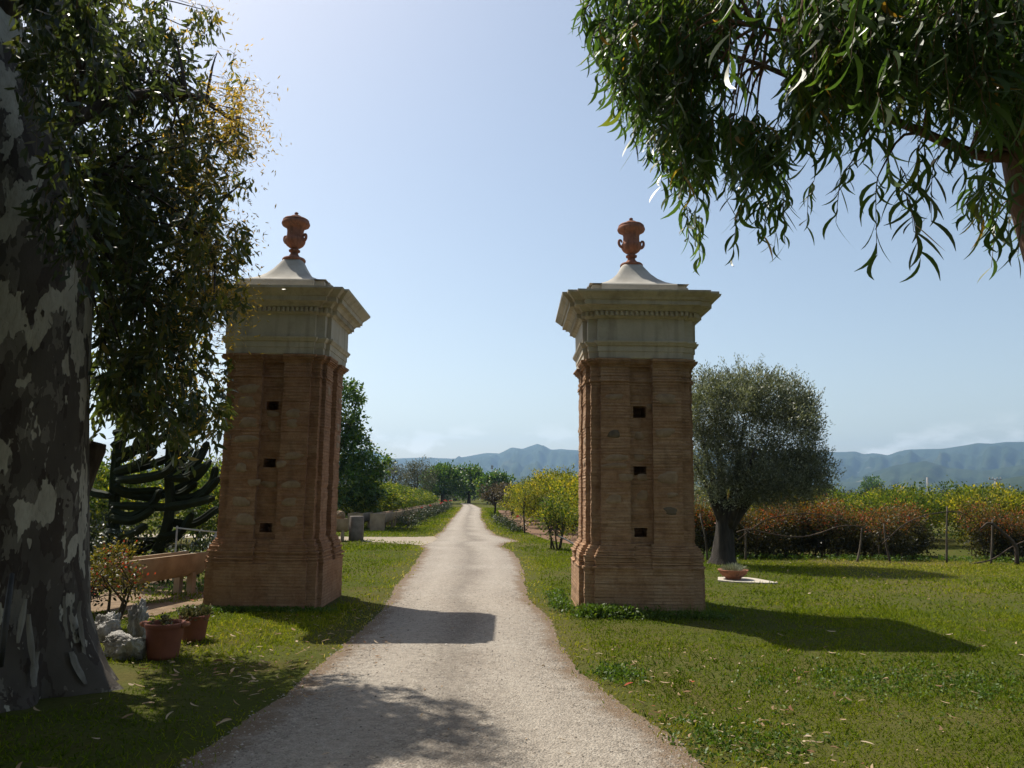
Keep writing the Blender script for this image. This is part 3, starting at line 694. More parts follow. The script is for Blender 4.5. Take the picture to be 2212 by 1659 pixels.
def sprays(C, per, Lf, Wf, Tm, vshift=0.0, drop=(.15, .55), twig=True, tr=.004):
    for p in C:
        n = per; ln = random.uniform(*drop); side = rvec(1)[0] * .5; side[2] = 0
        q = spline([p, p + side * ln * .5 + np.array((0, 0, -ln * .35)), p + side * ln * .7 + np.array((0, 0, -ln))], 6)
        if twig: tube(cb, q, np.linspace(tr, tr * .4, 6), 3, 1, cap=False)
        t = RNG.random(n); idx = t * 4.99; i0 = idx.astype(int); fr_ = idx - i0
        P = q[i0] * (1 - fr_)[:, None] + q[i0 + 1] * fr_[:, None] + RNG.normal(size=(n, 3)) * .035
        dirs = unit(rvec(n) * .75 + np.array((0, 0, -.75)) + side)
        s = RNG.uniform(.6, 1.2, n); cv = RNG.normal() * .11
        var = np.clip(.33 + RNG.normal(size=n) * .13 + cv + vshift, 0, 1)
        leaves(cb, P, dirs, rvec(n), Lf * s, Wf * s, Tm, var)
px_, py_, _ = project(cl)
right = px_ > 400
sprays(cl[~right], 24, .118, .036, LANCE, -.05)
sprays(cl[right], 20, .112, .034, LANCE, .12, (.12, .4))
gold = cl[(px_ > 360) & (px_ < 540) & (RNG.random(len(cl)) < .42)]
gold = list(gold)
for gx, gy, gn in ((505, 225, 16), (520, 320, 12), (430, 400, 10), (470, 660, 16), (520, 640, 8), (400, 690, 10), (330, 330, 6), (420, 560, 10), (540, 250, 8)):
    for _ in range(gn): gold.append(np.array(at(gx + random.gauss(0, 22), gy + random.gauss(0, 26), random.uniform(7.4, 8.3))))
for p in gold:                                             # fine yellowish seed sprays at the sunny side
    for _ in range(2):
        e_ = p + rvec(1)[0] * .14; tube(cb, spline([p + np.array((-.22, 0, .06)), p, e_], 4), [.003, .002, .002, .0012], 3, 1, cap=False)
    n = 34; P = p + RNG.normal(size=(n, 3)) * np.array((.13, .13, .13)); leaves(cb, P, unit(rvec(n) + (0, 0, -.3)), rvec(n), .06, .014, DIAM, np.clip(.88 + RNG.normal(size=n) * .08, .6, 1))
# the rest of the crown, above and beside the frame, shading the ground and trunk; unseen rear part added to block sky light
up_ = []
while len(up_) < 1700:
    n = 3000; P = np.c_[RNG.uniform(-14, -1.0, n), RNG.uniform(-12, 12, n), RNG.uniform(3.4, 11, n)]
    e_ = ((P[:, 0] + 6.0) / 7) ** 2 + ((P[:, 1] - 1.5) / 11) ** 2 + ((P[:, 2] - 6.8) / 3.6) ** 2 < 1
    X_, Y_, Z_ = project(P)
    vis = (Z_ > 0) & (X_ > -260) & (X_ < 2300) & (Y_ > -120)
    P = P[e_ & ~vis]; P = P[shadow_ok(P, .1)]; up_ += list(P)
up_ = np.array(up_[:1700])
sprays(up_, 16, .34, .16, LANCE, -.05, (.3, .8), True, .006)
for p in np.concatenate([cl[::5], up_[::8]]):
    b = nodes[np.argmin(((nodes - p) ** 2).sum(1))]
    tube(limbs, spline([b, (b + p) / 2 + np.array((0, 0, .12)), p], 5), np.linspace(.022, .005, 5), 4, cap=False)
limbs.build('limbs', BARK_BROWN, root, (-4.2, 6.6, 0))
cb.build('crown', [EUC_L, TWIG], root, (-4.2, 6.6, 0))

strips = []
for i in range(7):                                        # bark peeling off at the foot
    a = rad(random.uniform(-48, 0)); z = random.uniform(.3, .8); r_ = .66 + .14 * max(0, 1 - z / .75) ** 2; lg = random.uniform(.2, .55); wd = random.uniform(.025, .075)
    V = []; o_ = np.array((math.cos(a), math.sin(a))); t_ = np.array((-o_[1], o_[0]))
    for j in range(7):
        u = j / 6; zz = z - lg * u; rr_ = np.interp(zz, [0, .12, .3, .6, 1.1], [.84, .77, .70, .66, .635]) + .03 + .03 * u * u + random.uniform(-.008, .008); w_ = wd * (.35 + math.sin(math.pi * min(1, u * .8 + .12)) * .8) * random.uniform(.8, 1.1)
        for s_ in (-1, 0, 1):
            p = np.array((-4.22, 6.6)) + o_ * (rr_ + (.018 if s_ == 0 else 0)) + t_ * (s_ * w_ * .5 + .05 * u * math.sin(i)); V.append((p[0], p[1], max(zz, .01)))
    m = MB(); m.add(V, [(3 * j + q, 3 * j + q + 1, 3 * j + q + 4, 3 * j + q + 3) for j in range(6) for q in (0, 1)])
    m.build('bark_strip', STRIP, trunk, (-4.2, 6.6, 0))

# ---- gum tree with reddish stringy bark at the other side
RB = (3.75, 4.1, 0)
root = thing('sickle_leaved_gum_tree', 'tree with long glossy sickle leaves hanging from a low branch above the lawn', 'tree', RB)
m = MB(); tp = spline([(3.75, 4.1, -.05), (3.35, 4.1, 1.4), (2.98, 4.1, 3.1), (2.88, 4.1, 4.0), (2.88, 4.2, 5.2), (2.95, 4.3, 7)], 22)
tube(m, tp, np.interp(np.linspace(0, 1, 22), [0, .1, .4, .7, 1], [.30, .2, .16, .15, .08]), 18, rough=.035)
m.build('trunk', BARK_RED, root, RB)
limbs = MB(); nodes = []
for pts, ra in [([(2.86, 4.1, 3.55), (2.6, 4.1, 3.55), (2.3, 4.15, 3.72), (1.9, 4.3, 4.0), (1.5, 4.6, 4.4), (1.0, 5.0, 4.8)], .036), ([(2.88, 4.15, 4.3), (2.3, 4.1, 4.9), (1.7, 4.2, 5.3), (1.0, 4.6, 5.5)], .045), ([(1.95, 4.25, 3.95), (1.7, 4.0, 4.15), (1.35, 4.0, 4.25)], .025), ([(2.88, 4.1, 4.1), (2.5, 3.7, 4.5), (2.0, 3.4, 4.6), (1.5, 3.35, 4.6)], .035)]:
    sp = spline(pts, 14); tube(limbs, sp, np.linspace(ra, ra * .25, 14), 8); nodes += list(sp[1:])
nodes = np.array(nodes)
RLOBE = [(1255, -80), (1262, 20), (1256, 110), (1285, 150), (1300, 215), (1322, 250), (1345, 320), (1395, 350), (1405, 410), (1450, 430), (1480, 480), (1540, 470), (1570, 430), (1600, 455), (1650, 470), (1690, 460), (1712, 400), (1790, 380), (1860, 405), (1905, 330), (1960, 330), (2010, 350), (2090, 320), (2120, 340), (2240, 340), (2240, -80)]
GAP = [(1572, 90), (1620, 50), (1705, 110), (1745, 235), (1665, 255), (1595, 195)]
st = []; SL = []
while len(st) < 860:
    px, py = random.uniform(1250, 2240), random.uniform(-110, 450)
    Yd = max(3.25, np.interp(px, [1250, 1600, 1900, 2120, 2160, 2240], [5.2, 4.7, 4.0, 3.9, 4.0, 4.2]) + random.uniform(-.7, .6)); ln = random.uniform(.16, .46)
    tip = py + (ln + .06) * 1662 / Yd * .92; mid = (py + tip) / 2
    if not inside(RLOBE, np.array([px]), np.array([tip * .9 + py * .1 + (10 if px > 2000 else 50 if px > 1690 else 22)]))[0] and (px < 1420 or random.random() > .02): continue
    if inside(GAP, np.array([px] * 3), np.array([py, mid, tip])).any() and random.random() > .06: continue
    if random.random() > np.interp(px, [1250, 1330, 1450, 1900, 2240], [.55, .9, 1, .85, .8]): continue
    if wob(px / 70, py / 70, 1.0) < -.5: continue
    st.append(at(px, py, Yd)); SL.append(ln)
st += [at(1480, 440, 5.0), at(1500, 455, 5.1), at(1510, 465, 5.2), at(1620, 420, 4.7), at(1650, 430, 4.6), at(1675, 425, 4.8), at(1690, 400, 4.5), at(1840, 350, 4.2), at(1940, 400, 3.7), at(1945, 360, 3.8), at(2195, 400, 4.4), at(2215, 400, 4.5), at(2190, 420, 4.4), at(2210, 430, 4.5), at(2110, 370, 4.2), at(2130, 390, 4.1)]
sky_block = []
while len(sky_block) < 1000:                                     # unseen leaves added over and behind the camera to block rear sky light
    p = (random.uniform(-6, 13), random.uniform(-14, 5.5), random.uniform(3.2, 11))
    if ((p[0] - 3.5) / 9) ** 2 + ((p[1] + 3.5) / 10) ** 2 + ((p[2] - 6.8) / 3.8) ** 2 > 1: continue
    if p[1] - .452 * p[2] > 2.6: continue
    a_, b_, c_ = project(np.array([p]))
    if c_[0] > -1.5 and b_[0] > -900 and -1500 < a_[0] < 3600: continue
    if abs(p[0]) < 1.6 and abs(p[1]) < 2.5: continue
    sky_block.append(p)
extra = [(2.3 + random.gauss(0, .8), 3.9 + random.gauss(0, .6), 5.2 + random.gauss(0, .5)) for _ in range(60)]
cb = MB()
for i, p in enumerate(np.array([tuple(q) for q in st] + extra)):
    ln = SL[i] if i < len(SL) else random.uniform(.2, .45); side = rvec(1)[0] * .4; side[2] = 0; side[0] -= .12
    q = spline([p, p + side * ln * .5 + np.array((0, 0, -ln * .25)), p + side * ln * .8 + np.array((0, 0, -ln))], 7)
    tube(cb, q, np.linspace(.0042, .0016, 7), 4, 1, cap=False)
    n = random.randint(11, 16); t = np.linspace(.05, 1, n); idx = t * 5.99; i0 = idx.astype(int); fr_ = idx - i0
    P = q[i0] * (1 - fr_)[:, None] + q[i0 + 1] * fr_[:, None]
    az = np.arange(n) * 2.4 + random.uniform(0, 6); o_ = np.c_[np.cos(az), np.sin(az), np.zeros(n)]
    dirs = unit(o_ * .55 + np.array((0, 0, -1.0)) + side * .5 + RNG.normal(size=(n, 3)) * .18)
    s = RNG.uniform(.5, 1.2, n); L_ = .165 if p[1] > 4.3 else .185
    var = np.clip(.42 + RNG.normal(size=n) * .15 + RNG.normal() * .14, 0, .97)
    var = np.where(RNG.random(n) < .012, 1.0, var)
    h_ = n // 2
    leaves(cb, P[:h_], dirs[:h_], rvec(h_) * .6 + o_[:h_], L_ * s[:h_], .028 * s[:h_], SICKLE, var[:h_])
    leaves(cb, P[h_:], dirs[h_:], rvec(n - h_) * .6 + o_[h_:], L_ * s[h_:], .026 * s[h_:], SICKLE2, var[h_:])
    b = nodes[np.argmin(((nodes - p) ** 2).sum(1))]
    if i % 3 == 0 and np.linalg.norm(b - p) < .55:
        tube(limbs, spline([b, (b + p) / 2 + np.array((0, 0, .1)), p], 6), np.linspace(.012, .004, 6), 5, cap=False)
for p in np.array(sky_block):
    n = 16; leaves(cb, p + RNG.normal(size=(n, 3)) * .35, unit(rvec(n) + (0, 0, -.7)), rvec(n), .5, .2, LANCE, np.clip(RNG.normal(.4, .15, n), 0, 1))
limbs.build('limbs', BARK_RED, root, RB); cb.build('crown', [EUC_R, TWIG], root, RB)

# ---- olive tree behind the pillar
OB = np.array((5.05, 18.6, 0))
root = thing('olive_tree', 'silvery round olive tree with thick forked trunk behind the terracotta bowl', 'tree', OB)
m = MB()
tr = spline([(5.05, 18.6, -.05), (5.08, 18.6, .5), (5.1, 18.6, 1.0), (5.15, 18.6, 1.35)], 9)
V = []; seg = 20
for i, p in enumerate(tr):
    r_ = np.interp(i, [0, 1, 4, 7, 8], [.36, .27, .21, .20, .16])
    for k_ in range(seg):
        th = TAU * k_ / seg; q = 1 + .12 * math.sin(3 * th + i * .35) + .07 * math.sin(7 * th - i * .2)
        V.append((p[0] + r_ * q * math.cos(th), p[1] + r_ * .85 * q * math.sin(th), p[2]))
m.add(V, [(j * seg + i, j * seg + (i + 1) % seg, (j + 1) * seg + (i + 1) % seg, (j + 1) * seg + i) for j in range(8) for i in range(seg)] + [tuple(8 * seg + i for i in range(seg))])
for e in [(4.5, 18.5, 3.3), (5.0, 19.0, 3.9), (5.6, 18.4, 3.6), (6.3, 18.7, 3.1), (6.6, 18.7, 2.9), (5.9, 19.3, 2.9), (5.6, 17.6, 2.8), (4.3, 18.2, 2.4)]:
    a = np.array((5.15 + (e[0] - 5.2) * .05, 18.6, .85)); e = np.array(e); mm = (a + e) / 2 + np.array((0, 0, -.15 if e[0] > 5.5 else .1))
    tube(m, spline([a, mm, e], 8), np.linspace(.13, .012, 8) ** np.linspace(1, 1.05, 8), 8, rough=.06)
m.build('trunk', BARK_OLIVE, root, OB)
m = MB()
ob = [(5.9, 18.6, 3.35, 1.45, 1.35, 1.25), (5.1, 18.6, 3.6, 1.0, 1.1, .95), (6.75, 18.6, 2.95, .82, .9, .9), (6.4, 18.7, 3.9, .75, .9, .6), (5.5, 18.5, 4.15, .8, .8, .5), (6.9, 18.6, 2.2, .62, .7, .5), (6.1, 18.2, 2.15, .8, .7, .55), (5.0, 18.4, 2.5, .8, .8, .75), (4.55, 18.5, 3.6, .6, .8, .8), (6.9, 18.5, 3.6, .5, .6, .6), (6.3, 18.0, 1.75, .55, .5, .3), (7.2, 18.4, 2.35, .4, .5, .35), (5.7, 17.9, 1.95, .5, .5, .35), (6.75, 18.2, 1.7, .4, .5, .3), (4.6, 18.3, 1.95, .7, .6, .6), (5.35, 17.95, 1.75, .7, .4, .42), (5.9, 18.0, 1.72, .6, .5, .4), (7.2, 18.3, 1.9, .45, .5, .35)]
crown(m, ob, 7600, 12, .08, .024, DIAM, .07, .42, .5, .7, .16, vb=(-.1, 1.0))
# upright wisps along the outline
for _ in range(420):
    b = random.choice(ob); dd = rvec(1)[0]; dd[2] = abs(dd[2]) + .1; dd /= np.linalg.norm(dd)
    p = np.array(b[:3]) + dd * np.array(b[3:6]) * .95; ln = random.uniform(.15, .5); n = 22
    dr = unit(dd * .6 + np.array((0, 0, .9)) + rvec(1)[0] * .25); t = RNG.random(n) * ln
    leaves(m, p + dr * t[:, None] + RNG.normal(size=(n, 3)) * .018, unit(dr + rvec(n) * .6), rvec(n), .058, .016, DIAM, np.clip(.55 + RNG.normal(size=n) * .2, 0, 1))
m.build('crown', OLIVE, root, OB)

# ---- generic tree maker
def make_tree(name, label, cat, loc, h, wide, leafmat, bark=BARK_BROWN, group=None, n=240, per=10, L=.1, Wd=.05, blobs=None, trunk_r=.06, trunk_h=.5, T=OVAL, size=.1, stems=1, shell=.5, lumpf=.2, vb=(0, 1), up=.25):
    root = thing(name, label, cat, loc, group)
    if blobs is None:
        blobs = [(0, 0, h * .50, wide * .95, wide * .95, h * .47)]
        for i in range(7):
            a = random.uniform(0, TAU); q = random.uniform(.35, .62) * wide; zz = random.uniform(.36, .82) * h
            blobs.append((math.cos(a) * q, math.sin(a) * q, zz, wide * random.uniform(.35, .55), wide * random.uniform(.35, .55), h * random.uniform(.14, .22)))
    m = MB()
    for s_ in range(stems):
        bx, by = (random.uniform(-.15, .15), random.uniform(-.1, .1)) if stems > 1 else (0, 0)
        branching(m, (bx, by, -.03), (bx * 2.5, by * 2.5, trunk_h if stems == 1 else h * .5), trunk_r, blobs, 7 if stems == 1 else 4, wig=.06)
    m.build('trunk', bark, root)
    m = MB(); crown(m, blobs, n, per, L, Wd, T, size, shell, up, .8, lumpf, vb=vb); m.build('crown', leafmat, root)
    return root

# citrus rows
GR = 'citrus trees in the row along the driveway'
protoA = make_tree('citrus_tree', 'large bushy yellow-green citrus tree nearest the olive-side pillar, in the row by the soil bed', 'tree', (3.15, 27.5, 0), 2.5, 1.6, CITRUS_Y, group=GR, n=950, per=13, L=.085, Wd=.045, size=.09, trunk_h=.35, lumpf=.25)
protoB = make_tree('citrus_tree', 'second citrus tree of the soil-bed row, counted from the pillar', 'tree', (2.55, 31.2, 0), 2.55, 1.6, CITRUS_Y, group=GR, n=950, per=13, L=.085, Wd=.045, size=.1, trunk_h=.35, lumpf=.28)
words = ['third', 'fourth', 'fifth', 'sixth', 'seventh', 'eighth', 'ninth', 'tenth', 'eleventh', 'twelfth']
for i, (x, y, s) in enumerate([(2.35, 35.2, 1.0), (2.0, 39.5, .98), (1.75, 44, .93), (1.5, 49, .86), (1.2, 54, .82), (.9, 59, .78), (.5, 64, .74)]):
    dup((protoA, protoB)[i % 2], (x, y, 0), random.uniform(0, 6), (s * 1.2, s * 1.4, s * 1.03), f'{words[i]} citrus tree of the soil-bed row, counted from the pillar')
protoC = make_tree('citrus_tree', 'dark green citrus tree ending the clipped row behind the troughs, beside the tall leafy tree', 'tree', (-7.0, 34.5, 0), 2.05, 1.5, CITRUS, group='citrus trees behind the concrete troughs', n=900, per=13, L=.085, Wd=.045, size=.1, trunk_h=.3, lumpf=.15)
for i, (x, y, s) in enumerate([(-7.1, 37.6, 1.0), (-7.15, 41, 1.0), (-7.2, 44.6, .97), (-7.2, 48.4, .93), (-7.2, 52.6, .88), (-7.25, 57, .84), (-7.3, 61.5, .78), (-7.4, 66, .72)]):
    dup(protoC, (x, y, 0), random.uniform(0, 6), (s * 1.08, s * 1.25, s), f'{words[i - 1] if i else "second"} citrus tree of the clipped row behind the troughs, counted from the tall leafy tree')
# citrus behind the cactus
protoD = make_tree('citrus_tree', 'citrus tree touching the redder pillar, behind the cactus and concrete trough', 'tree', (-9.0, 22.5, 0), 2.45, 1.6, CITRUS, group='citrus trees behind the cactus', n=640, per=12, L=.11, Wd=.055, size=.11, trunk_h=.3, lumpf=.2)
for (x, y, s), lb in zip([(-11.6, 22.3, 1.02), (-13.6, 23.5, 1.08), (-8.0, 26.2, .95)], ['citrus tree seen through the middle of the dark cactus arms', 'citrus tree farthest from the redder pillar, half hidden by the mottled trunk', 'citrus tree just behind the redder pillar, before the tall leafy tree']):
    dup(protoD, (x, y, 0), random.uniform(0, 6), (s, s, s), lb)
# orchard beyond the bronze hedge
protoE = make_tree('orchard_tree', 'low yellow-green orchard tree above the bronze hedge, next to the olive crown', 'tree', (9.4, 26.5, 0), 1.85, 1.7, CITRUS_Y, group='orchard trees beyond the bronze hedge', n=900, per=13, L=.085, Wd=.046, size=.10, shell=.6, trunk_h=.3, lumpf=.25)
protoF = make_tree('orchard_tree', 'greener orchard tree above the bronze hedge, below the leafless pole', 'tree', (13.0, 26.8, 0), 1.95, 1.75, CITRUS, group='orchard trees beyond the bronze hedge', n=900, per=13, L=.085, Wd=.046, size=.10, shell=.6, trunk_h=.3, lumpf=.25)
orc = [(16.2, 26.3, 1.05, 0, 'yellowish orchard tree behind the gap at the end of the bronze hedge'), (19.3, 27, 1.0, 1, 'green orchard tree behind the last bronze bush'), (11.1, 29.8, 1.02, 1, 'second-row orchard tree showing between the first two above the hedge'), (14.8, 30.0, 1.03, 0, 'second-row orchard tree behind the tall arched rod'), (18.2, 30.4, 1.06, 1, 'second-row orchard tree behind the gap in the hedge'), (7.9, 30, 1.0, 0, 'second-row orchard tree partly hidden behind the olive crown'),
       (9.5, 34, 1.0, 1, 'third-row orchard tree nearest the olive crown'), (13.2, 34.5, 1.02, 0, 'third-row orchard tree below the leafless pole'), (17.2, 34.5, 1.02, 0, 'third-row orchard tree midway between the two utility poles'), (21.5, 34.8, 1.08, 1, 'third-row orchard tree below the pole with a crossbar'), (7.0, 26.0, .85, 0, 'orchard tree seen under the olive branches beside its trunk'), (25.5, 34.5, 1.1, 0, 'third-row orchard tree farthest from the olive tree')]
for x, y, s, k_, lb in orc: dup((protoE, protoF)[k_], (x, y, 0), random.uniform(0, 6), (s, s, s), lb)

# tall leafy tree behind the redder pillar
wb = [(-8.2, 34, 3.0, 1.7, 1.6, 1.5), (-8.3, 34, 4.7, 1.25, 1.3, 1.1), (-7.6, 34, 5.9, .75, .8, .6), (-7.05, 34, 5.75, .45, .5, .45), (-7.2, 34, 4.8, .62, .7, .5), (-6.95, 34, 4.3, .5, .6, .45), (-6.9, 34, 3.4, .75, .8, .7), (-6.3, 34, 2.6, .75, .8, .7), (-5.65, 34, 2.55, .42, .5, .35), (-5.45, 33.8, 2.9, .22, .3, .2), (-7.2, 33.5, 1.9, 1.2, 1.1, .9), (-6.3, 33.8, 1.6, .8, .8, .7), (-9.3, 34, 3.6, 1.1, 1.1, 1.2)]
make_tree('leafy_tree', 'tall bright green leafy tree rising behind the redder pillar', 'tree', (-8.1, 34, 0), 6.4, 2, GREENT, n=1100, per=12, L=.17, Wd=.08, blobs=[(b[0] + 8.1, b[1] - 34, *b[2:]) for b in wb], trunk_r=.14, trunk_h=2.2, size=.13, shell=.4, lumpf=.22, up=-.1)
# distant trees at the end of the driveway
fb = lambda w, h: [(0, 0, h * .55, w * .8, w * .8, h * .38), (-w * .45, 0, h * .5, w * .5, w * .5, h * .3), (w * .45, .3, h * .55, w * .5, w * .5, h * .3), (w * .1, 0, h * .78, w * .5, w * .5, h * .2), (-w * .3, 0, h * .74, w * .4, w * .4, h * .18)]
GF = 'dark green trees at the far end of the driveway'
make_tree('round_tree', 'broad dark green tree at the far end, beside the road bend on the trough side', 'tree', (-8.2, 94, 0), 4.6, 2.7, GREENT, group=GF, n=420, per=12, L=.30, Wd=.16, blobs=fb(2.9, 4.6), trunk_r=.2, trunk_h=1.5, size=.25)
make_tree('round_tree', 'dark green tree standing directly above the end of the driveway', 'tree', (-5.3, 99, 0), 4.7, 2.5, GREENT, group=GF, n=380, per=12, L=.30, Wd=.16, blobs=fb(2.6, 4.7), trunk_r=.2, trunk_h=1.5, size=.25)
make_tree('round_tree', 'smaller dark green tree at the far end, on the soil-bed side of the driveway', 'tree', (-1.9, 92, 0), 3.9, 2.0, GREENT, group=GF, n=340, per=12, L=.28, Wd=.15, blobs=fb(2.3, 3.9), trunk_r=.2, trunk_h=1.3, size=.22)
GO = 'grey-green trees behind the clipped citrus row'
for i, (x, y, h_, w_, lb) in enumerate([(-12.2, 76, 4.6, 2.0, 'sparse grey-green tree next to the tall leafy tree, above the clipped row'), (-9.4, 78, 4.8, 1.9, 'sparse grey-green tree between the leafy tree and the round dark trees'), (-15.4, 74, 4.2, 2.0, 'grey-green tree mostly hidden behind the tall leafy tree')]):
    make_tree('grey_tree', lb, 'tree', (x, y, 0), h_, w_, GREYT, group=GO, n=420, per=11, L=.2, Wd=.06, blobs=fb(w_ * 1.15, h_), trunk_r=.16, trunk_h=1.2, T=LANCE, size=.2, shell=.25)
for i, (x, y, h_, w_, lb) in enumerate([(-20.5, 48, 3.6, 1.8, 'brownish grey tree seen between the cactus arms'), (-17.0, 47, 3.5, 1.6, 'brownish grey tree touching the redder pillar, above the hedge')]):
    make_tree('grey_tree', lb, 'tree', (x, y, 0), h_, w_, GREYT, group='grey trees far behind the cactus', n=300, per=10, L=.18, Wd=.06, blobs=fb(w_ * 1.15, h_), trunk_r=.14, trunk_h=1.2, T=LANCE, size=.2, shell=.25)
for i, (x, y, h_, w_, lb) in enumerate([(-1.15, 57, 2.3, 1.15, 'dark bronze small tree overhanging the grass verge by the driveway'), (.1, 53, 2.2, 1.0, 'dark bronze small tree between the verge tree and the citrus row')]):
    make_tree('bronze_tree', lb, 'tree', (x, y, 0), h_, w_, PURPLE, group='bronze-leaved small trees', n=240, per=10, L=.13, Wd=.07, blobs=[(0, 0, h_ * .68, w_, w_, h_ * .26), (-.3, 0, h_ * .5, w_ * .6, w_ * .6, h_ * .2), (.4, 0, h_ * .7, w_ * .6, w_ * .6, h_ * .2)], trunk_r=.07, trunk_h=.9, size=.12)
make_tree('sapling', 'slender young tree on a bare upright stem at the edge of the soil', 'tree', (.58, 30.8, 0), 2.0, .7, CITRUS_Y, n=130, per=9, L=.085, Wd=.035, blobs=[(.1, 0, 1.65, .5, .5, .42), (-.2, 0, 1.35, .4, .4, .35), (.5, 0, 1.5, .35, .35, .35), (0, 0, 1.05, .15, .15, .25)], trunk_r=.028, trunk_h=1.6, size=.09, shell=.2)
make_tree('young_tree', 'young tree with several thin stems and sparse leaves beside the olive-side pillar', 'tree', (1.33, 22.6, 0), 1.8, .5, CITRUS, n=200, per=9, L=.075, Wd=.032, blobs=[(0, 0, 1.2, .5, .5, .45), (-.25, 0, .8, .3, .3, .35), (.25, 0, .85, .3, .3, .3), (-.1, 0, .42, .25, .25, .18)], trunk_r=.022, stems=5, size=.1, shell=.15)
make_tree('lone_tree', 'lone round dark tree on the far plain beside the utility poles', 'tree', (93.2, 200, 0), 6.4, 2.4, GREENT, n=260, per=10, L=.42, Wd=.24, blobs=[(0, 0, 3.9, 2.3, 2.3, 2.2), (-1, 0, 3.5, 1.4, 1.4, 1.4), (1.1, 0, 3.7, 1.4, 1.4, 1.3)], trunk_r=.25, trunk_h=2.2, size=.3)

# far scrub that closes the plain
m = MB(); cb_ = []
for _ in range(520):
    a = rad(random.uniform(-36, 39)); r_ = random.uniform(115, 420); hh = random.uniform(1.0, 2.6) * (r_ / 200) ** .35
    cb_.append((r_ * math.sin(a), r_ * math.cos(a), hh * .5, random.uniform(1.5, 4.5), random.uniform(1.5, 4), hh * .6))
crown(m, cb_, 7000, 6, .7, .45, OVAL, .35, .55, .3, .8, .15)
stuff(m.build('far_scrub', FARWOOD), 'band of low dark scrub across the far plain below the mountains', 'scrub')

# ------------------------------------------------------------------ hedge of bronze bushes with the bent-rod fence
def hedge(name, label, x0, x1, y0, y1, h, n, loc, step=.42):
    root = thing(name, label, 'hedge', loc); bl = []; st_ = MB()
    x = x0
    while x < x1:
        hh = h * random.uniform(.9, 1.1) * (1 + .12 * math.sin(x * 1.7)); y = random.uniform(y0, y1)
        bl.append((x - loc[0], y - loc[1], hh * .72, .5, .5, hh * .30)); bl.append((x + .2 - loc[0], y - loc[1], hh * .34, .5, .4, hh * .36))
        for _ in range(4):
            bx = x + random.uniform(-.25, .25) - loc[0]; by = y + random.uniform(-.3, .3) - loc[1]
            tube(st_, spline([(bx, by, -.02), (bx + random.uniform(-.1, .1), by, hh * .4), (bx + random.uniform(-.25, .25), by + random.uniform(-.2, .2), hh * .85)], 5), np.linspace(.016, .005, 5), 4, cap=False)
        x += step
    st_.build('stems', BARK_BROWN, root)
    m = MB(); B = [b for b in bl if b[2] > h * .5]; Lw = [b for b in bl if b[2] <= h * .5]
    crown(m, B, int(n * 1.25), 11, .062, .026, DIAM, .10, .35, .4, .7, .2, vb=(.02, 1.04), seed_var=.34); crown(m, Lw, int(n * 1.6), 11, .075, .04, DIAM, .12, .2, .2, .7, .2, vb=(-.15, .5))  # low leaves take a darker colour range, painting shade into the hedge base
    m.build('leaves', REDHEDGE, root)
hedge('bronze_hedge', 'long hedge of bronze and rust coloured bushes behind the bent-rod fence', 4.4, 11.2, 20.6, 22.2, 1.42, 2600, (7.6, 21.4, 0))
hedge('bronze_bush', 'bronze bush past the gap in the hedge, behind the drooping branch', 12.7, 15.2, 20.4, 21.6, 1.35, 800, (13.6, 21, 0))
root = thing('rod_fence', 'rustic fence of thin posts and long bent rods in front of the bronze hedge', 'fence', (8.5, 19.6, 0))
FO = (8.5, 19.6, 0)
for a, b in [((4.79, 19.7, 1.14), (4.96, 19.7, -.05)), ((5.9, 19.6, .78), (5.88, 19.6, -.05)), ((8.83, 19.6, .86), (8.65, 19.6, -.05)), ((9.38, 19.6, .95), (9.5, 19.6, -.05)), ((11.0, 19.6, 1.4), (10.9, 19.6, -.05)), ((12.12, 19.6, 1.1), (12.0, 19.6, -.05))]:
    m = MB(); p = spline([b, ((a[0] + b[0]) / 2 + random.uniform(-.03, .03), 19.6, (a[2] + b[2]) / 2), a], 8)
    tube(m, p, np.linspace(.029, .018, 8), 7, rough=.08); m.build('post', WOOD, root, FO)
for pts, ra in [([(9.29, 19.55, .45), (9.81, 19.5, .92), (10.34, 19.5, 1.16), (10.97, 19.55, 1.27), (11.27, 19.5, 1.255), (11.6, 19.6, 1.1)], .018), ([(5.65, 19.5, .70), (5.97, 19.5, .77), (6.57, 19.5, .656), (7.18, 19.5, .596), (7.68, 19.5, .69), (8.2, 19.5, .87), (8.61, 19.5, .893), (8.82, 19.5, .845), (9.09, 19.5, .70)], .024), ([(5.66, 19.5, .5), (6.28, 19.5, .95), (6.79, 19.5, 1.117), (7.4, 19.5, 1.185), (8.0, 19.5, 1.114), (8.46, 19.5, .978)], .017), ([(11.5, 19.55, .0), (11.98, 19.5, .12), (12.5, 19.5, .43), (13.1, 19.5, .7)], .022)]:
    m = MB(); p = spline(pts, 26); tube(m, p, np.linspace(ra * .9, ra * .6, 26), 6, rough=.07); m.build('bent_rod', BARK_BROWN, root, FO)
m = MB(); p = spline([(11.71, 19.45, .86), (11.95, 19.45, 1.01), (12.24, 19.45, .79), (12.54, 19.45, .47), (12.56, 19.45, -.03)], 20); tube(m, p, np.linspace(.022, .055, 20), 7, rough=.12)
m.build('drooping_branch', BARK_BROWN, root, FO)

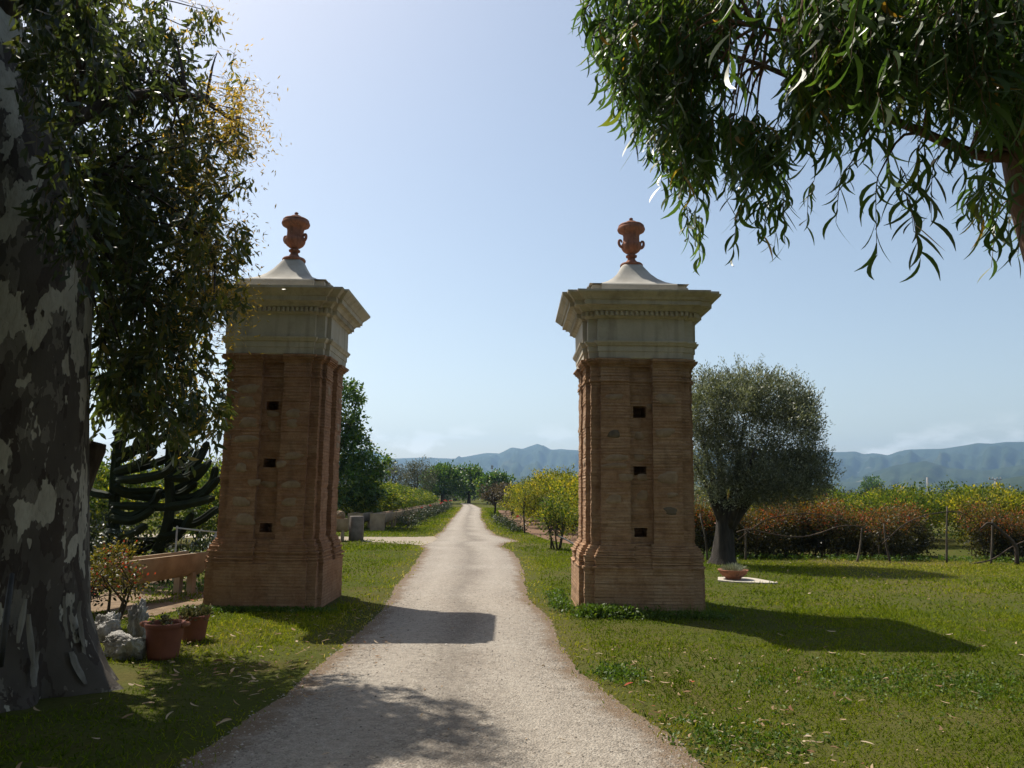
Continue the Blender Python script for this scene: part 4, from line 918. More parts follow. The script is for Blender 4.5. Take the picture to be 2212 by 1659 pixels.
# ------------------------------------------------------------------ troughs
def trough(a, b, w, h, zb, label, group, legs=True, endslab=False):
    a = np.array(a, float); b = np.array(b, float); L_ = np.linalg.norm(b - a); dr = (b - a) / L_; ang = math.atan2(dr[1], dr[0])
    c = (a + b) / 2; root = thing('concrete_trough', label, 'trough', (c[0], c[1], 0), group); root.rotation_euler = (0, 0, ang)
    m = MB(); n = 9; outr = [(-w / 2, zb + h)] + [(-w / 2 * math.cos(t) ** .7 if math.cos(t) > 0 else 0, zb + h * (1 - math.sin(t) ** 1.1)) for t in np.linspace(.12, math.pi / 2, n)]
    outr = outr + [(-x, z) for x, z in outr[::-1][1:]]
    th = .045; inr = [(x * (1 - 2 * th / w), zb + h if abs(z - zb - h) < 1e-6 else z + th * (1 if abs(x) < w * .3 else .4)) for x, z in outr]
    k_ = len(outr); V = []
    for X_ in (-L_ / 2, L_ / 2):
        V += [(X_, x, z) for x, z in outr] + [(X_, x, z) for x, z in inr]
    F = []
    for i in range(k_ - 1):
        F += [(i, i + 1, 2 * k_ + i + 1, 2 * k_ + i), (k_ + i + 1, k_ + i, 3 * k_ + i, 3 * k_ + i + 1), (i + 1, i, k_ + i, k_ + i + 1), (2 * k_ + i, 2 * k_ + i + 1, 3 * k_ + i + 1, 3 * k_ + i)]
    F += [(0, 2 * k_, 3 * k_, k_), (k_ - 1, 2 * k_ - 1, 4 * k_ - 1, 3 * k_ - 1)]
    m.add(V, F, 0, .5, False); m.build('basin', CONCRETE, root)
    if legs:
        for X_ in (-L_ * .4, L_ * .4):
            for s in (-1, 1):
                m = MB(); box(m, (X_, s * w * .27, (zb + .06) / 2 - .02), (.09, .1, zb + .10)); m.build('leg', CONCRETE, root)
    if endslab:
        m = MB(); box(m, (-L_ / 2 - .028, 0, (zb + h) / 2), (.055, w * 1.06, zb + h + .02), 0, 0, .006); m.build('end_slab', CONCRETE, root)
    return root
trough((-5.62, 9.8), (-4.98, 12.55), .42, .36, .27, 'long concrete trough on legs beside the redder pillar, behind the yellow-red shrub', 'concrete troughs')
trough((-6.6, 24.6), (-5.2, 25.0), .5, .42, .28, 'concrete trough joined to the dark stone drum just past the redder pillar', 'concrete troughs')
words2 = ['second', 'third', 'fourth', 'fifth', 'sixth', 'seventh', 'eighth']
trough((-5.3, 31.2), (-5.34, 34.6), .56, .42, .25, 'first trough of the roadside row, with a square end slab facing the gate', 'concrete troughs', True, True)
for i in range(7):
    y = 34.9 + i * 3.7; trough((-5.35 - .012 * i, y), (-5.36 - .012 * i, y + 3.4), .56, .36, .29, f'{words2[i]} trough of the roadside row, counted from the square end slab', 'concrete troughs')
trough((-6.2, 31.3), (-6.25, 34.0), .56, .42, .25, 'pale-ended trough behind the first roadside trough, under the leafy tree', 'concrete troughs', True, True)
m = MB(); lathe(m, [(0, -.03), (.24, -.03), (.235, .3), (.225, .74), (.215, .775), (.17, .78), (.15, .76), (0, .755)], (0, 0, 0), 22)
o = m.build('stone_drum', DARKCONC); o.location = (-4.95, 25.2, 0); tag(o, 'dark cylindrical stone drum standing at the end of the near roadside trough', 'stone drum')
def rock(name, label, c, r, seed, mat=ROCKM, rough=.25, group=None):
    import bmesh
    bm = bmesh.new(); bmesh.ops.create_icosphere(bm, subdivisions=5, radius=1)
    rg = np.random.default_rng(seed); kk = rg.normal(size=(15, 3)) * np.array([1.5] * 3 + [3.5] * 3 + [8] * 3 + [15] * 6)[:, None]; ph = rg.uniform(0, TAU, 15)
    for v in bm.verts:
        p = np.array(v.co); s = sum((rough if i < 3 else rough * .55 if i < 6 else rough * .36 if i < 9 else rough * .2) * (1 - 2 * abs(math.sin(kk[i] @ p + ph[i]))) for i in range(15)) * .5
        q = np.sign(p) * np.abs(p) ** .75 * (1 + s); v.co = Vector(q * np.array(r))
        if v.co.z < -r[2] * .8: v.co.z = -r[2] * .8
    me = bpy.data.meshes.new(name); bm.to_mesh(me); bm.free(); me.materials.append(mat)
    for p in me.polygons: p.use_smooth = True
    o = bpy.data.objects.new(name, me); o.location = c; COL.objects.link(o); return tag(o, label, 'rock', group)
rock('round_stone', 'round brown stone lying on the rim of the trough beside the drum', (-5.42, 24.93, .80), (.16, .15, .14), 5, mat_simple('brown stone', (.14, .09, .05), (.27, .19, .11), 6), .12)
rock('rough_rock', 'broad low pale rock nearest the terracotta pots, in front of the others', (-3.72, 7.75, .10), (.21, .17, .145), 1, group='pale rocks at the foot of the mottled tree')
rock('rough_rock', 'pale crusty rock leaning against the foot of the mottled trunk', (-4.0, 7.95, .25), (.145, .15, .17), 2, group='pale rocks at the foot of the mottled tree')
rock('rough_rock', 'upright pale rock standing behind the broad low rock', (-3.86, 8.25, .22), (.095, .11, .23), 3, group='pale rocks at the foot of the mottled tree')

# ------------------------------------------------------------------ roses and flowers
def rose(loc, h, label, nfl, group, n=70, petal=PETAL):
    root = thing('rose_bush', label, 'rose bush', loc, group)
    m = MB()
    for _ in range(5):
        e = (random.uniform(-.25, .25), random.uniform(-.25, .25), h * random.uniform(.6, 1)); tube(m, spline([(0, 0, -.02), (e[0] * .4, e[1] * .4, e[2] * .5), e], 5), np.linspace(.011, .004, 5), 4, cap=False)
    m.build('stems', TWIG, root)
    m = MB(); crown(m, [(0, 0, h * .5, .36, .36, h * .4), (.18, -.1, h * .4, .28, .28, h * .35), (-.2, .1, h * .45, .26, .26, h * .36)], n, 8, .065, .036, OVAL, .07, .3, .2, .8, .25); m.build('foliage', ROSELEAF, root)
    for i in range(nfl):
        m = MB(); c = np.array((random.uniform(-.28, .28), random.uniform(-.3, .1), h * random.uniform(.85, 1.08))); k_ = 26; D = rvec(k_); D[:, 2] = abs(D[:, 2])
        leaves(m, c + D * .02, unit(D + (0, 0, .3)), rvec(k_), .055, .05, OVAL, RNG.uniform(.0, .9, k_)); m.build('flower', petal, root)
place = ['nearest the gate', 'second from the gate', 'third from the gate', 'fourth from the gate', 'fifth from the gate', 'sixth from the gate', 'seventh from the gate', 'eighth from the gate', 'ninth from the gate', 'farthest from the gate']
for i in range(10):
    y = 33.2 + i * 3.7 + .5 * i * .4; rose((-4.35 - .03 * (y - 33), y, 0), .80 if i > 1 else .7, f'rose bush in front of the troughs, {place[i]}', [0, 0, 1, 1, 0, 2, 2, 3, 3, 2][i], 'rose bushes along the trough row', 90)
for i, (x, y, h_, nf, pm) in enumerate([(.28, 31.6, .32, 1, PALEPETAL), (-.02, 33.9, .42, 0, PETAL), (-.22, 36.5, .42, 0, PETAL), (-.45, 39.5, .45, 0, PETAL), (-.62, 43, .45, 0, PETAL)]):
    rose((x, y, 0), h_, ['low rose bush with a pale bloom beside the bare sapling stem', 'low dark rose bush beside the pale bloom, at the soil edge', 'low dark rose bush in the middle of the soil edge', 'low dark rose bush at the soil edge, second from the bronze trees', 'low dark rose bush at the soil edge nearest the bronze trees'][i], nf, 'low rose bushes along the soil bed', 60, pm)
rose((.42, 33.0, 0), .62, 'thin rose with one bright red bloom standing over the brown soil', 1, None, 5)

# ------------------------------------------------------------------ cactus, shrubs, pots by the mottled tree
CB = np.array((-6.4, 13.5, 0))
root = thing('candelabra_cactus', 'large dark cactus with many upcurved ribbed arms behind the mottled trunk', 'cactus', CB)
m = MB(); tube(m, spline([(-6.3, 13.5, -.05), (-5.95, 13.45, .8), (-5.88, 13.45, 1.3), (-5.94, 13.45, 1.9), (-5.95, 13.45, 2.9)], 16), np.linspace(.09, .065, 16), 20, ribs=5, ribamp=.18); m.build('stem', CACTUS, root, CB)
m = MB(); tube(m, spline([(-6.9, 13.6, -.05), (-6.9, 13.6, 1.0), (-6.95, 13.6, 2.0), (-6.9, 13.6, 3.0)], 16), np.linspace(.10, .06, 16), 20, ribs=5, ribamp=.18); m.build('stem', CACTUS, root, CB)
ARMS = [[(-5.704, 1.828), (-5.146, 2.04), (-4.916, 2.276)], [(-5.767, 1.76), (-5.45, 1.737), (-5.023, 1.878), (-4.761, 2.223)], [(-5.64, 1.721), (-4.977, 1.811), (-4.69, 2.005), (-4.607, 2.377)], [(-4.961, 1.784), (-4.619, 1.965), (-4.478, 2.31)], [(-4.95, 1.785), (-4.673, 1.774), (-4.413, 1.968)], [(-5.75, 1.637), (-5.545, 1.559), (-5.111, 1.592)],
        [(-5.029, 1.593), (-4.793, 1.542), (-4.559, 1.708)], [(-5.75, 1.367), (-5.31, 1.36), (-4.712, 1.368), (-4.384, 1.547), (-4.169, 1.794)], [(-4.95, 1.352), (-4.444, 1.425), (-4.149, 1.497)], [(-5.75, 1.205), (-5.376, 1.158), (-5.09, 1.323)], [(-5.0, .959), (-4.853, .95), (-4.674, 1.034), (-4.542, 1.276)], [(-5.6, .866), (-5.082, .869), (-4.817, .952)],
        [(-4.955, 2.1), (-4.9, 2.25), (-4.85, 2.6)], [(-5.633, 2.13), (-5.379, 2.215), (-5.171, 2.369)], [(-5.718, 1.992), (-5.482, 2.132), (-5.325, 2.43)], [(-5.75, 2.2), (-5.6, 2.35), (-5.45, 2.7)], [(-5.75, 1.5), (-6.1, 1.6), (-6.25, 2.1)], [(-5.75, 1.0), (-5.3, .98), (-5.0, 1.12)], [(-5.75, 2.4), (-5.4, 2.5), (-5.2, 2.85)], [(-4.96, 2.3), (-4.75, 2.4), (-4.65, 2.75)], [(-5.75, 1.85), (-5.35, 1.95), (-5.0, 2.15)], [(-5.75, 2.1), (-5.3, 2.2), (-4.95, 2.5)], [(-5.75, 1.55), (-5.2, 1.5), (-4.7, 1.75), (-4.5, 2.05)], [(-4.95, 1.5), (-4.6, 1.5), (-4.35, 1.7), (-4.3, 1.95)], [(-4.95, 1.15), (-4.6, 1.12), (-4.3, 1.35)], [(-4.95, 1.9), (-4.7, 1.95), (-4.6, 2.2)], [(-5.75, 1.3), (-5.45, 1.22), (-5.15, 1.4), (-5.05, 1.6)], [(-5.75, .75), (-5.4, .7), (-5.1, .9), (-5.0, 1.1)]]
for i, a in enumerate(ARMS):
    yo = 11.2 + random.uniform(-.1, .1); yo2 = yo + random.uniform(-.45, .45)
    p = spline([(x * 1.2, (yo + (yo2 - yo) * j / (len(a) - 1)) * 1.2, 1.65 + (z - 1.65) * 1.2) for j, (x, z) in enumerate(a)], 18); r_ = np.interp(np.linspace(0, 1, 18), [0, .15, .93, 1], [.045, .064, .06, .025])
    m = MB(); tube(m, p, r_, 20, ribs=5, ribamp=.2); m.build('arm', CACTUS, root, CB)
# yellow-red shrub, dark shrub
make_tree('spurge_shrub', 'small shrub with yellow-green leaves and red flower tips in front of the trough', 'shrub', (-4.72, 9.3, 0), .95, .4, SPURGE, n=190, per=10, L=.036, Wd=.02, blobs=[(-.02, 0, .68, .36, .3, .24), (-.22, 0, .56, .22, .22, .2), (.28, 0, .5, .20, .2, .16), (.1, 0, .84, .2, .2, .13)], trunk_r=.018, stems=4, size=.05, shell=.3, lumpf=.3)
make_tree('dark_shrub', 'dark leafy shrub squeezed between the mottled trunk and the yellow-red shrub', 'shrub', (-5.7, 10.2, 0), 1.1, .5, DARKSHRUB, n=260, per=10, L=.06, Wd=.03, blobs=[(0, 0, .62, .5, .4, .45), (.3, 0, .42, .32, .3, .34), (-.3, 0, .75, .4, .4, .4), (.1, .1, .95, .4, .3, .25)], trunk_r=.02, stems=3, size=.08, shell=.25)
make_tree('dark_shrub', 'wide dark shrub below the cactus arms', 'shrub', (-6.0, 13.6, 0), 1.0, .6, DARKSHRUB, n=300, per=10, L=.07, Wd=.035, blobs=[(-.6, 0, .5, .8, .5, .4), (.4, .4, .45, .7, .5, .38), (1.0, .6, .35, .5, .4, .3)], trunk_r=.02, stems=3, size=.1, shell=.25)
def pot(loc, r, h, label, handles, plant):
    root = thing('flower_pot', label, 'flower pot', loc, 'terracotta pots by the mottled tree')
    m = MB(); lathe(m, [(0, 0), (r * .74, 0), (r * .78, h * .1), (r * .92, h * .8), (r * .97, h * .86), (r * 1.0, h * .88), (r * 1.02, h * .97), (r * 1.0, h), (r * .93, h), (r * .9, h * .9), (r * .88, h * .86), (0, h * .85)], seg=32); m.build('body', TERRA_DARK, root)
    if handles:
        for s in (-1, 1):
            m = MB(); tube(m, spline([(s * r * .98, -.035, h * .92), (s * r * 1.15, -.03, h * .95), (s * r * 1.2, .0, h * .95), (s * r * 1.15, .03, h * .95), (s * r * .98, .035, h * .92)], 9), .022, 8); m.build('handle', TERRA, root)
    m = MB(); plant(m, r, h); m.build('plant', POTPLANT, root)
def p1(m, r, h):
    for _ in range(14):
        a = random.uniform(0, TAU); q = random.uniform(0, r * .7); n = 12; b = np.array((q * math.cos(a), q * math.sin(a), h * .85)); t = RNG.random(n) * random.uniform(.04, .13)
        leaves(m, b + np.c_[np.zeros(n), np.zeros(n), t] + RNG.normal(size=(n, 3)) * .008, unit(rvec(n) + (0, 0, .5)), rvec(n), .035, .016, OVAL, RNG.random(n))
def p2(m, r, h):
    crown(m, [(0, 0, h * .98, r * .9, r * .9, .055)], 80, 9, .04, .02, OVAL, .02, .3, .7, .5, .2, vb=(.3, 1))
pot((-3.36, 7.78, 0), .185, .335, 'dark terracotta pot with two pale knob handles, nearest the camera', True, p1)
pot((-3.42, 8.65, 0), .155, .27, 'plain terracotta pot full of low foliage, behind the handled pot', False, p2)
m = MB(); tube(m, spline([at(2, 1440, 5.75), at(12, 1345, 5.72), at(26, 1240, 5.92)], 6), [.018, .02, .022, .022, .02, .016], 8)
tag(m.build('garden_stake', BLACKPIPE), 'black stake leaning against the front of the mottled trunk', 'stake')
m = MB(); tube(m, [at(380, 1140, 13.2), at(441, 1147, 13.0), at(470, 1150, 12.9)], .013, 6); tube(m, [at(383, 1136, 13.2), (at(383, 1136, 13.2).x, 13.2, -.05)], .014, 6); tube(m, [at(466, 1150, 12.95), (at(466, 1150, 12.95).x, 12.95, -.05)], .014, 6)
tag(m.build('metal_rail', METAL), 'thin pale metal rail above the concrete trough by the redder pillar', 'rail')
m = MB(); tube(m, spline([at(1203, 1156, 22.4), at(1222, 1165, 21.2), at(1248, 1180, 19.5)], 6), .022, 6)
tag(m.build('black_pipe', BLACKPIPE), 'black pipe slanting from the thin-stemmed young tree towards the pillar', 'pipe')

# bowl planter on its slab
BL = (4.27, 15.2, 0)
m = MB(); P_ = [(3.95, 14.95), (4.2, 14.72), (4.75, 14.6), (5.0, 14.66), (4.85, 15.2), (4.7, 15.5), (4.1, 15.5)]
m.add([(x, y, -.03) for x, y in P_] + [(x, y, .025) for x, y in P_], [tuple(range(7, 14))] + [(i, (i + 1) % 7, 7 + (i + 1) % 7, 7 + i) for i in range(7)], 0, .5, False)
tag(m.build('stone_slab', mat_simple('pale limestone slab', (.36, .32, .26), (.5, .46, .38), 5)), 'flat pale stone slab lying in the grass under the terracotta bowl', 'slab')
root = thing('bowl_planter', 'wide shallow terracotta bowl planted with a grey tuft, on a stone slab', 'planter', (4.3, 15.15, .025))
m = MB(); lathe(m, [(0, 0), (.14, 0), (.15, .015), (.15, .03), (.19, .05), (.24, .095), (.275, .155), (.288, .165), (.288, .18), (.268, .18), (.25, .15), (0, .14)], seg=36); m.build('bowl', TERRA, root)
m = MB(); n = 420; a = RNG.uniform(0, TAU, n); q = RNG.random(n) ** .6 * .15
leaves(m, np.c_[q * np.cos(a), q * np.sin(a), np.full(n, .14)], unit(np.c_[np.cos(a) * q * 6, np.sin(a) * q * 6, np.full(n, .9)] + rvec(n) * .35), rvec(n), RNG.uniform(.08, .2, n), .009, LANCE, RNG.random(n)); m.build('plant', SUCC, root)

# ------------------------------------------------------------------ utility poles, far mast
def upole(x, y, h, bar, label):
    root = thing('utility_pole', label, 'utility pole', (x, y, 0), 'utility poles on the far plain')
    m = MB(); tube(m, [(0, 0, 0), (0, 0, h)], [.28, .2], 8); m.build('pole', POLE, root)
    if bar:
        m = MB(); box(m, (0, 0, h - .25), (3.0, .2, .2)); m.build('crossbar', POLE, root)
        for xx_ in (-1.3, -.5, .5, 1.3):
            m = MB(); tube(m, [(xx_, 0, h - .15), (xx_, 0, h + .35)], .1, 6); m.build('insulator', POLE, root)
upole(96.8, 180, 6.0, False, 'plain utility pole without a crossbar above the orchard trees')
upole(112.6, 180, 5.9, True, 'utility pole with a crossbar above the orchard trees')
q = at(1063, 1004, 260)
root = thing('far_mast', 'thin dark mast rising beyond the trees at the end of the driveway', 'mast', (q.x, 260, 0))
m = MB(); tube(m, [(0, 0, 0), (0, 0, q.z)], [.16, .12], 6); m.build('pole', POLE, root)
m = MB(); box(m, (0, 0, q.z - .8), (.7, .4, 1.2)); m.build('antenna', POLE, root)

# ------------------------------------------------------------------ mountains
FAR = [(-60, .014), (-33.41, .0176), (-25.45, .0239), (-19.87, .0291), (-13.61, .0403), (-10.98, .0498), (-10.34, .0501), (-9.72, .0465), (-8.75, .0397), (-6.56, .0416), (-4.52, .0411), (-3.45, .0437), (-1.86, .0489), (-.86, .0486), (.03, .0568), (.84, .0547), (1.92, .0619), (2.54, .0583), (2.98, .0539), (3.7, .0552), (4.77, .0539), (8.4, .052), (13.37, .0563), (18.15, .0527), (22.86, .0517), (24.08, .0521), (24.58, .0498), (25.18, .0505), (26.04, .0474), (26.74, .0521), (27.31, .0539), (29.17, .0542), (31.27, .0605), (31.97, .059), (32.75, .0607), (33.69, .0603), (37.98, .0645), (60, .05)]
MID = [(10, 0), (19, .004), (22, .0131), (24.06, .0216), (25.5, .0313), (27.18, .0398), (28.26, .0413), (29.54, .0332), (31.57, .0301), (33.6, .0369), (36.8, .0435), (60, .03)]
NEAR = [(20, 0), (26, .002), (27.61, .006), (29.48, .0116), (31.29, .0179), (33.56, .026), (36.75, .0316), (60, .02)]
GRL = [(-40, .006), (-12, .008), (-6.92, .0102), (-3.53, .017), (-.12, .019), (2.62, .0231), (5.01, .026), (10.06, .0257), (16.52, .0151), (24, .009), (30, .002), (60, 0)]
az = np.radians(np.linspace(-50, 52, 620)); rs = np.concatenate([np.linspace(480, 1500, 46), np.linspace(1530, 4700, 90)])
A, R_ = np.meshgrid(az, rs); Z = np.zeros_like(A)
def ridge(tab, R0, wf, wb, amp):
    t = np.array(tab); h = np.interp(np.degrees(A), t[:, 0], t[:, 1])
    RR0 = R0 * (1 + .05 * wob(A * 9, A * 0 + R0 * .01, 1.0)); H = h * RR0 + CAM_H * 0
    u = np.where(R_ < RR0, (RR0 - R_) / wf, (R_ - RR0) / wb); p = np.clip(1 - u, 0, 1)
    prof = p ** 1.25
    gl = wob(A * 60, R_ * .004, 1.6) * .5 + wob(A * 160, R_ * .011, 1.5) * .28
    return H * np.clip(prof + gl * amp * prof * (1 - prof) * 2.4, 0, None)
Z = np.maximum.reduce([ridge(FAR, 3500, 1700, 1000, .55), ridge(MID, 2200, 900, 600, .5), ridge(NEAR, 1250, 520, 350, .35), ridge(GRL, 1800, 1100, 700, .35)])
V = np.stack([R_ * np.sin(A), R_ * np.cos(A), Z - .8 + (R_ < 500) * -1], -1); na = len(az)
J, I = np.meshgrid(np.arange(len(rs) - 1), np.arange(na - 1), indexing='ij'); b = (J * na + I).ravel()
m = MB(); m.add(V, np.stack([b, b + 1, b + na + 1, b + na], -1)); structure(m.build('mountains', MOUNTAIN))
# air
t = NT('hazy air'); pv = t.n('ShaderNodeVolumePrincipled'); pv.inputs['Color'].default_value = (.42, .67, 1, 1); pv.inputs['Density'].default_value = .0002; pv.inputs['Anisotropy'].default_value = .35
t.l(pv.outputs[0], t.out.inputs['Volume'])
m = MB(); x0, x1, y0_, y1, z0, z1 = -4600, 4600, -120, 4900, -2.5, 330
m.add([(x0, y0_, z0), (x1, y0_, z0), (x1, y1, z0), (x0, y1, z0), (x0, y0_, z1), (x1, y0_, z1), (x1, y1, z1), (x0, y1, z1)], [(3, 2, 1, 0), (4, 5, 6, 7), (0, 1, 5, 4), (1, 2, 6, 5), (2, 3, 7, 6), (3, 0, 4, 7)], 0, .5, False)
o = m.build('haze', t.m); stuff(o, 'pale blue haze in the air before the mountains', 'haze')

# ------------------------------------------------------------------ grass, weeds, litter, gravel
def free(x, y, marg=0.0, soil=True):
    w = wob(x * 1.0, y, 2.2) * .09 + wob(x, y, 8) * .05
    ok = ~((x > road_l(y) - marg + w) & (x < road_r(y) + marg + w))
    for cx in (PRX, PLX): ok &= ~((np.abs(x - cx) < .93) & (np.abs(y - PYC) < .93))
    ok &= ~((x + 4.05) ** 2 + (y - 6.6) ** 2 < .85)
    tr_ = (y > 23.4 + wob(x, y, 1.5) * .2) & (y < 27.3 + wob(x, y, 1.5) * .2) & (x < -2.4); tk = np.abs(y - 26.2) < .85 + (x > -4) * .4
    ok &= ~(tr_ & tk)
    ok &= ~((np.abs(x - 4.45) < .5) & (np.abs(y - 15.1) < .42))
    if soil: ok &= ~inside(SOILP, x, y); ok &= ~(inside(LS, x, y) & (wob(x, y, 1.6) < -.15))
    return ok
gm = MB()
def lawn(x0, x1, y0, y1, dens, hl, wl, far):
    n = int((x1 - x0) * (y1 - y0) * dens); x = RNG.uniform(x0, x1, n); y = RNG.uniform(y0, y1, n)
    X_, Y_, Z_ = project(np.c_[x, y, np.zeros(n)]); k_ = (Z_ > .3) & (X_ > -60) & (X_ < 2280) & (Y_ < 1720)
    x, y = x[k_], y[k_]; k_ = free(x, y, RNG.normal(size=len(x)) * .07 - .03); x, y = x[k_], y[k_]
    d_edge = np.minimum(np.abs(x - road_l(y)), np.abs(x - road_r(y)))
    thin = np.clip(d_edge / .5, .45, 1) * np.clip(.72 + .75 * wob(x, y, 1.1) + .3 * wob(x, y, 5), .30, 1)
    k_ = RNG.random(len(x)) < thin; x, y, d_edge = x[k_], y[k_], d_edge[k_]; n = len(x)
    patch = wob(x, y, .55) * .6 + wob(x, y, 1.7) * .3
    dry = np.clip((.55 - d_edge) / .55, 0, 1) * .38 + np.clip((y - 12.5) / 4, 0, 1) * np.clip((x - 5) / 3, 0, 1) * .24
    var = np.clip(.36 + patch * .25 + dry + RNG.normal(size=n) * .13 + (x < -2.0) * (y > 7.6) * (y < 10.5) * .10 - (x < -1.6) * (y < 7.4) * .12, 0, 1)  # near-left grass is coloured darker to deepen the gum tree's shade
    tilt = rvec(n) * .95 + np.array((0, 0, .62)); tilt[:, 2] = np.abs(tilt[:, 2]) + .12
    s = RNG.uniform(.45, 1.3, n) * (1 + .5 * wob(x + 7, y, 1.3) + .3 * wob(x, y + 3, 6)).clip(.4, 2.2)
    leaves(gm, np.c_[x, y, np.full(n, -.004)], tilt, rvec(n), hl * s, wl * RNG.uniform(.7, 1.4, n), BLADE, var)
lawn(.3, 6.5, 3.6, 7.2, 3600, .040, .0085, 0)
lawn(.3, 9.5, 7.2, 11.5, 2000, .045, .011, 0)
lawn(.2, 15, 11.5, 21, 560, .055, .018, 0)
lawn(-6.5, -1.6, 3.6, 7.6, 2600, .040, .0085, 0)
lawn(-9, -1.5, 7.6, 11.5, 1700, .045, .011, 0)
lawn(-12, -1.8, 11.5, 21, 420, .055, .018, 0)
lawn(-7, 5, 21, 36, 260, .07, .026, 0)
lawn(-7, 4, 36, 75, 110, .09, .05, 0)
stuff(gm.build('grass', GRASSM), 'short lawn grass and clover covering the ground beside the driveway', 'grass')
wm = MB()
def weeds(n, fx, fy, h, L):
    x, y = fx(n), fy(n); k_ = free(x, y); x, y = x[k_], y[k_]; n = len(x)
    per = 7; P = np.repeat(np.c_[x, y, np.zeros(n)], per, 0) + RNG.normal(size=(n * per, 3)) * np.array((.03, .03, 0)); P[:, 2] = RNG.random(n * per) * h
    leaves(wm, P, unit(rvec(n * per) + (0, 0, .55)), unit(rvec(n * per) + (0, 0, .7)), L * RNG.uniform(.6, 1.3, n * per), L * .55, OVAL, np.clip(RNG.normal(.5, .2, n * per), 0, 1))
U = RNG.uniform
weeds(330, lambda n: U(.85, 2.95, n), lambda n: 10.72 - np.abs(RNG.normal(size=n)) * .16, .07, .035)
weeds(160, lambda n: 1.3 + RNG.normal(size=n) * .22, lambda n: 10.62 - np.abs(RNG.normal(size=n)) * .12, .15, .045)
weeds(150, lambda n: .83 - np.abs(RNG.normal(size=n)) * .12, lambda n: U(10.9, 12.2, n), .16, .04)
weeds(420, lambda n: -3.4 + U(-1.0, 1.05, n), lambda n: 10.74 - np.abs(RNG.normal(size=n)) * .1, .05, .03)
weeds(130, lambda n: .98 + RNG.normal(size=n) * .13, lambda n: 7.3 + RNG.normal(size=n) * .16, .05, .032)
weeds(500, lambda n: 3.6 + RNG.normal(size=n) * .8, lambda n: 7.1 + RNG.normal(size=n) * .45, .035, .028)
weeds(200, lambda n: 1.5 + RNG.normal(size=n) * .3, lambda n: 5.4 + RNG.normal(size=n) * .3, .04, .028)
weeds(350, lambda n: U(4.4, 15, n), lambda n: 20.2 + RNG.normal(size=n) * .25, .12, .06)
weeds(160, lambda n: -5.0 + RNG.normal(size=n) * .5, lambda n: 13.2 + RNG.normal(size=n) * .5, .08, .06)
for _ in range(60):                                        # taller grass stalks against the pillar
    x = random.uniform(.9, 2.8); p = np.array((x, 10.66 - random.random() * .15, 0)); n = 5
    leaves(wm, np.repeat(p[None], n, 0), unit(rvec(n) * .5 + (0, 0, 1.2)), rvec(n), RNG.uniform(.08, .24, n), .008, BLADE, RNG.uniform(.4, 1, n))
stuff(wm.build('weeds', WEED), 'fresh green weeds tufted at the pillar feet and in the lawn', 'weeds')
lm = MB()
def litter(n, x0, x1, y0, y1, Lr, Wr, road=False, thick=None):
    x = U(x0, x1, n); y = U(y0, y1, n)
    if not road: k_ = free(x, y, .05); x, y = x[k_], y[k_]
    if thick is not None: k_ = RNG.random(len(x)) < thick(x, y); x, y = x[k_], y[k_]
    n = len(x); a = U(0, TAU, n); dirs = np.c_[np.cos(a), np.sin(a), RNG.normal(size=n) * .15]; L_ = U(*Lr, n)
    T = tmpl(5, lambda t: .5 * math.sin(math.pi * min(1, t * .9 + .08)) ** .6, .5, .14, .1)
    v = np.where(RNG.random(n) < .03, 1.0, U(0, .9, n))
    leaves(lm, np.c_[x, y, np.full(n, .028)], dirs, unit(RNG.normal(size=(n, 3)) * .3 + (0, 0, 1)), L_, U(*Wr, n), T, v)
near_edge = lambda x, y: np.clip(1.25 - np.abs(x - road_r(y)) / 1.6, .12, 1)
litter(420, .6, 4.2, 4.3, 8.4, (.02, .095), (.006, .019), False, near_edge)
litter(90, 2, 6.5, 5, 10, (.04, .11), (.01, .022))
litter(120, .6, 2.2, 4.4, 6.2, (.02, .07), (.006, .018))
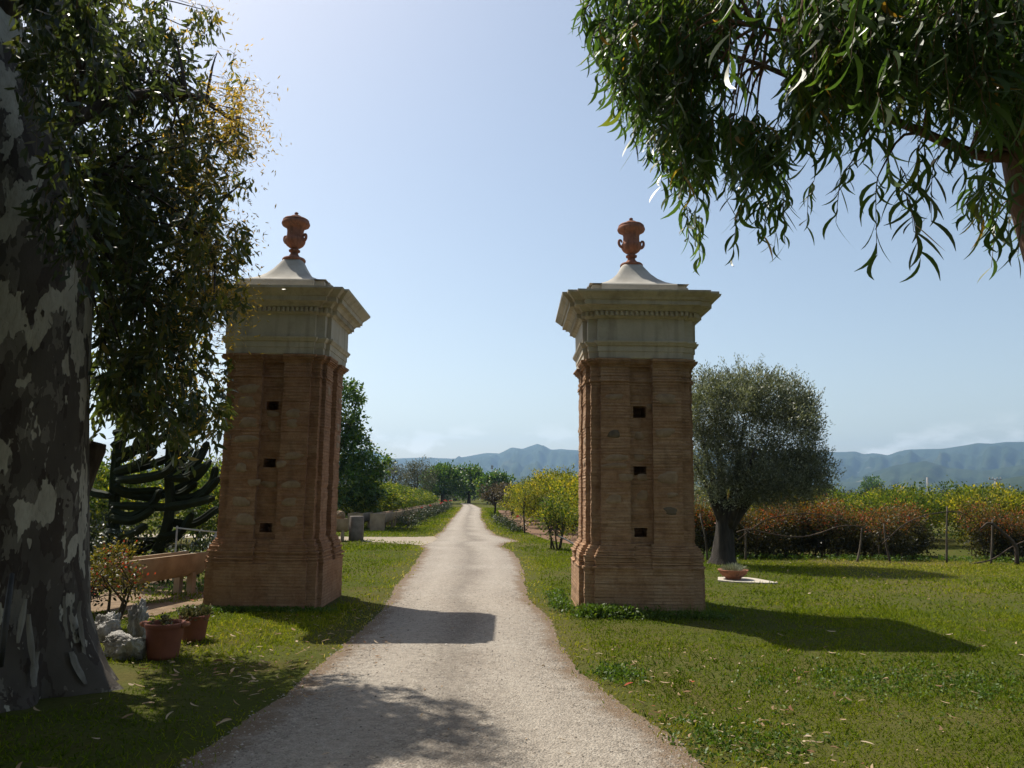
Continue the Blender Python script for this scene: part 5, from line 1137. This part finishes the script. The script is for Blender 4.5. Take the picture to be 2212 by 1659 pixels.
litter(170, -3.4, -1.6, 6.2, 11, (.03, .09), (.010, .026), False)
litter(90, -4.6, -1.7, 4.6, 7.5, (.04, .12), (.010, .024))
litter(70, -2.3, -1.2, 6, 9.5, (.03, .09), (.01, .02), True)
litter(120, -6.6, -4.3, 9.5, 14, (.03, .1), (.012, .03))
litter(90, 3, 12, 12, 19, (.03, .08), (.012, .03))
litter(50, -1.5, 1.2, 4.6, 11, (.02, .06), (.008, .016), True)
stuff(lm.build('leaf_litter', LITTER), 'dry curled leaves and bark strips scattered on the lawn and road edge', 'leaf litter')
pm = MB(); n = 15000
y = 4.2 + (RNG.random(n) ** 1.6) * 9; x = U(0, 1, n); bias = RNG.random(n) < .45
x = np.where(bias, np.where(RNG.random(n) < .6, road_r(y) - np.abs(RNG.normal(size=n)) * .32, road_l(y) + np.abs(RNG.normal(size=n)) * .3), road_l(y) + (road_r(y) - road_l(y)) * x) + RNG.normal(size=n) * .03
r_ = RNG.gamma(3.0, .0017, n).clip(.002, .016) * 1.1
oc = np.array([(1, 0, 0), (0, 1, 0), (-1, 0, 0), (0, -1, 0), (0, 0, .7)]); F_ = np.array([(0, 1, 4), (1, 2, 4), (2, 3, 4), (3, 0, 4)])
a = U(0, TAU, n); c_, s_ = np.cos(a), np.sin(a); sx_, sy_ = U(.7, 1.3, n) * r_, U(.7, 1.2, n) * r_
VX = oc[None, :, 0] * sx_[:, None]; VY = oc[None, :, 1] * sy_[:, None]
hz = .004 + .018 * np.sin(math.pi * np.clip((x - road_l(y)) / (road_r(y) - road_l(y)), 0, 1))
V = np.stack([x[:, None] + VX * c_[:, None] - VY * s_[:, None], y[:, None] + VX * s_[:, None] + VY * c_[:, None], hz[:, None] - .001 + oc[None, :, 2] * r_[:, None]], -1)
pm.add(V.reshape(-1, 3), (np.arange(n)[:, None, None] * 5 + F_[None]).reshape(-1, 3), 0, np.repeat(np.clip(RNG.normal(.5, .25, n), 0, 1), 5), False)
stuff(pm.build('gravel', PEBBLE), 'small loose pale stones strewn over the driveway', 'gravel')
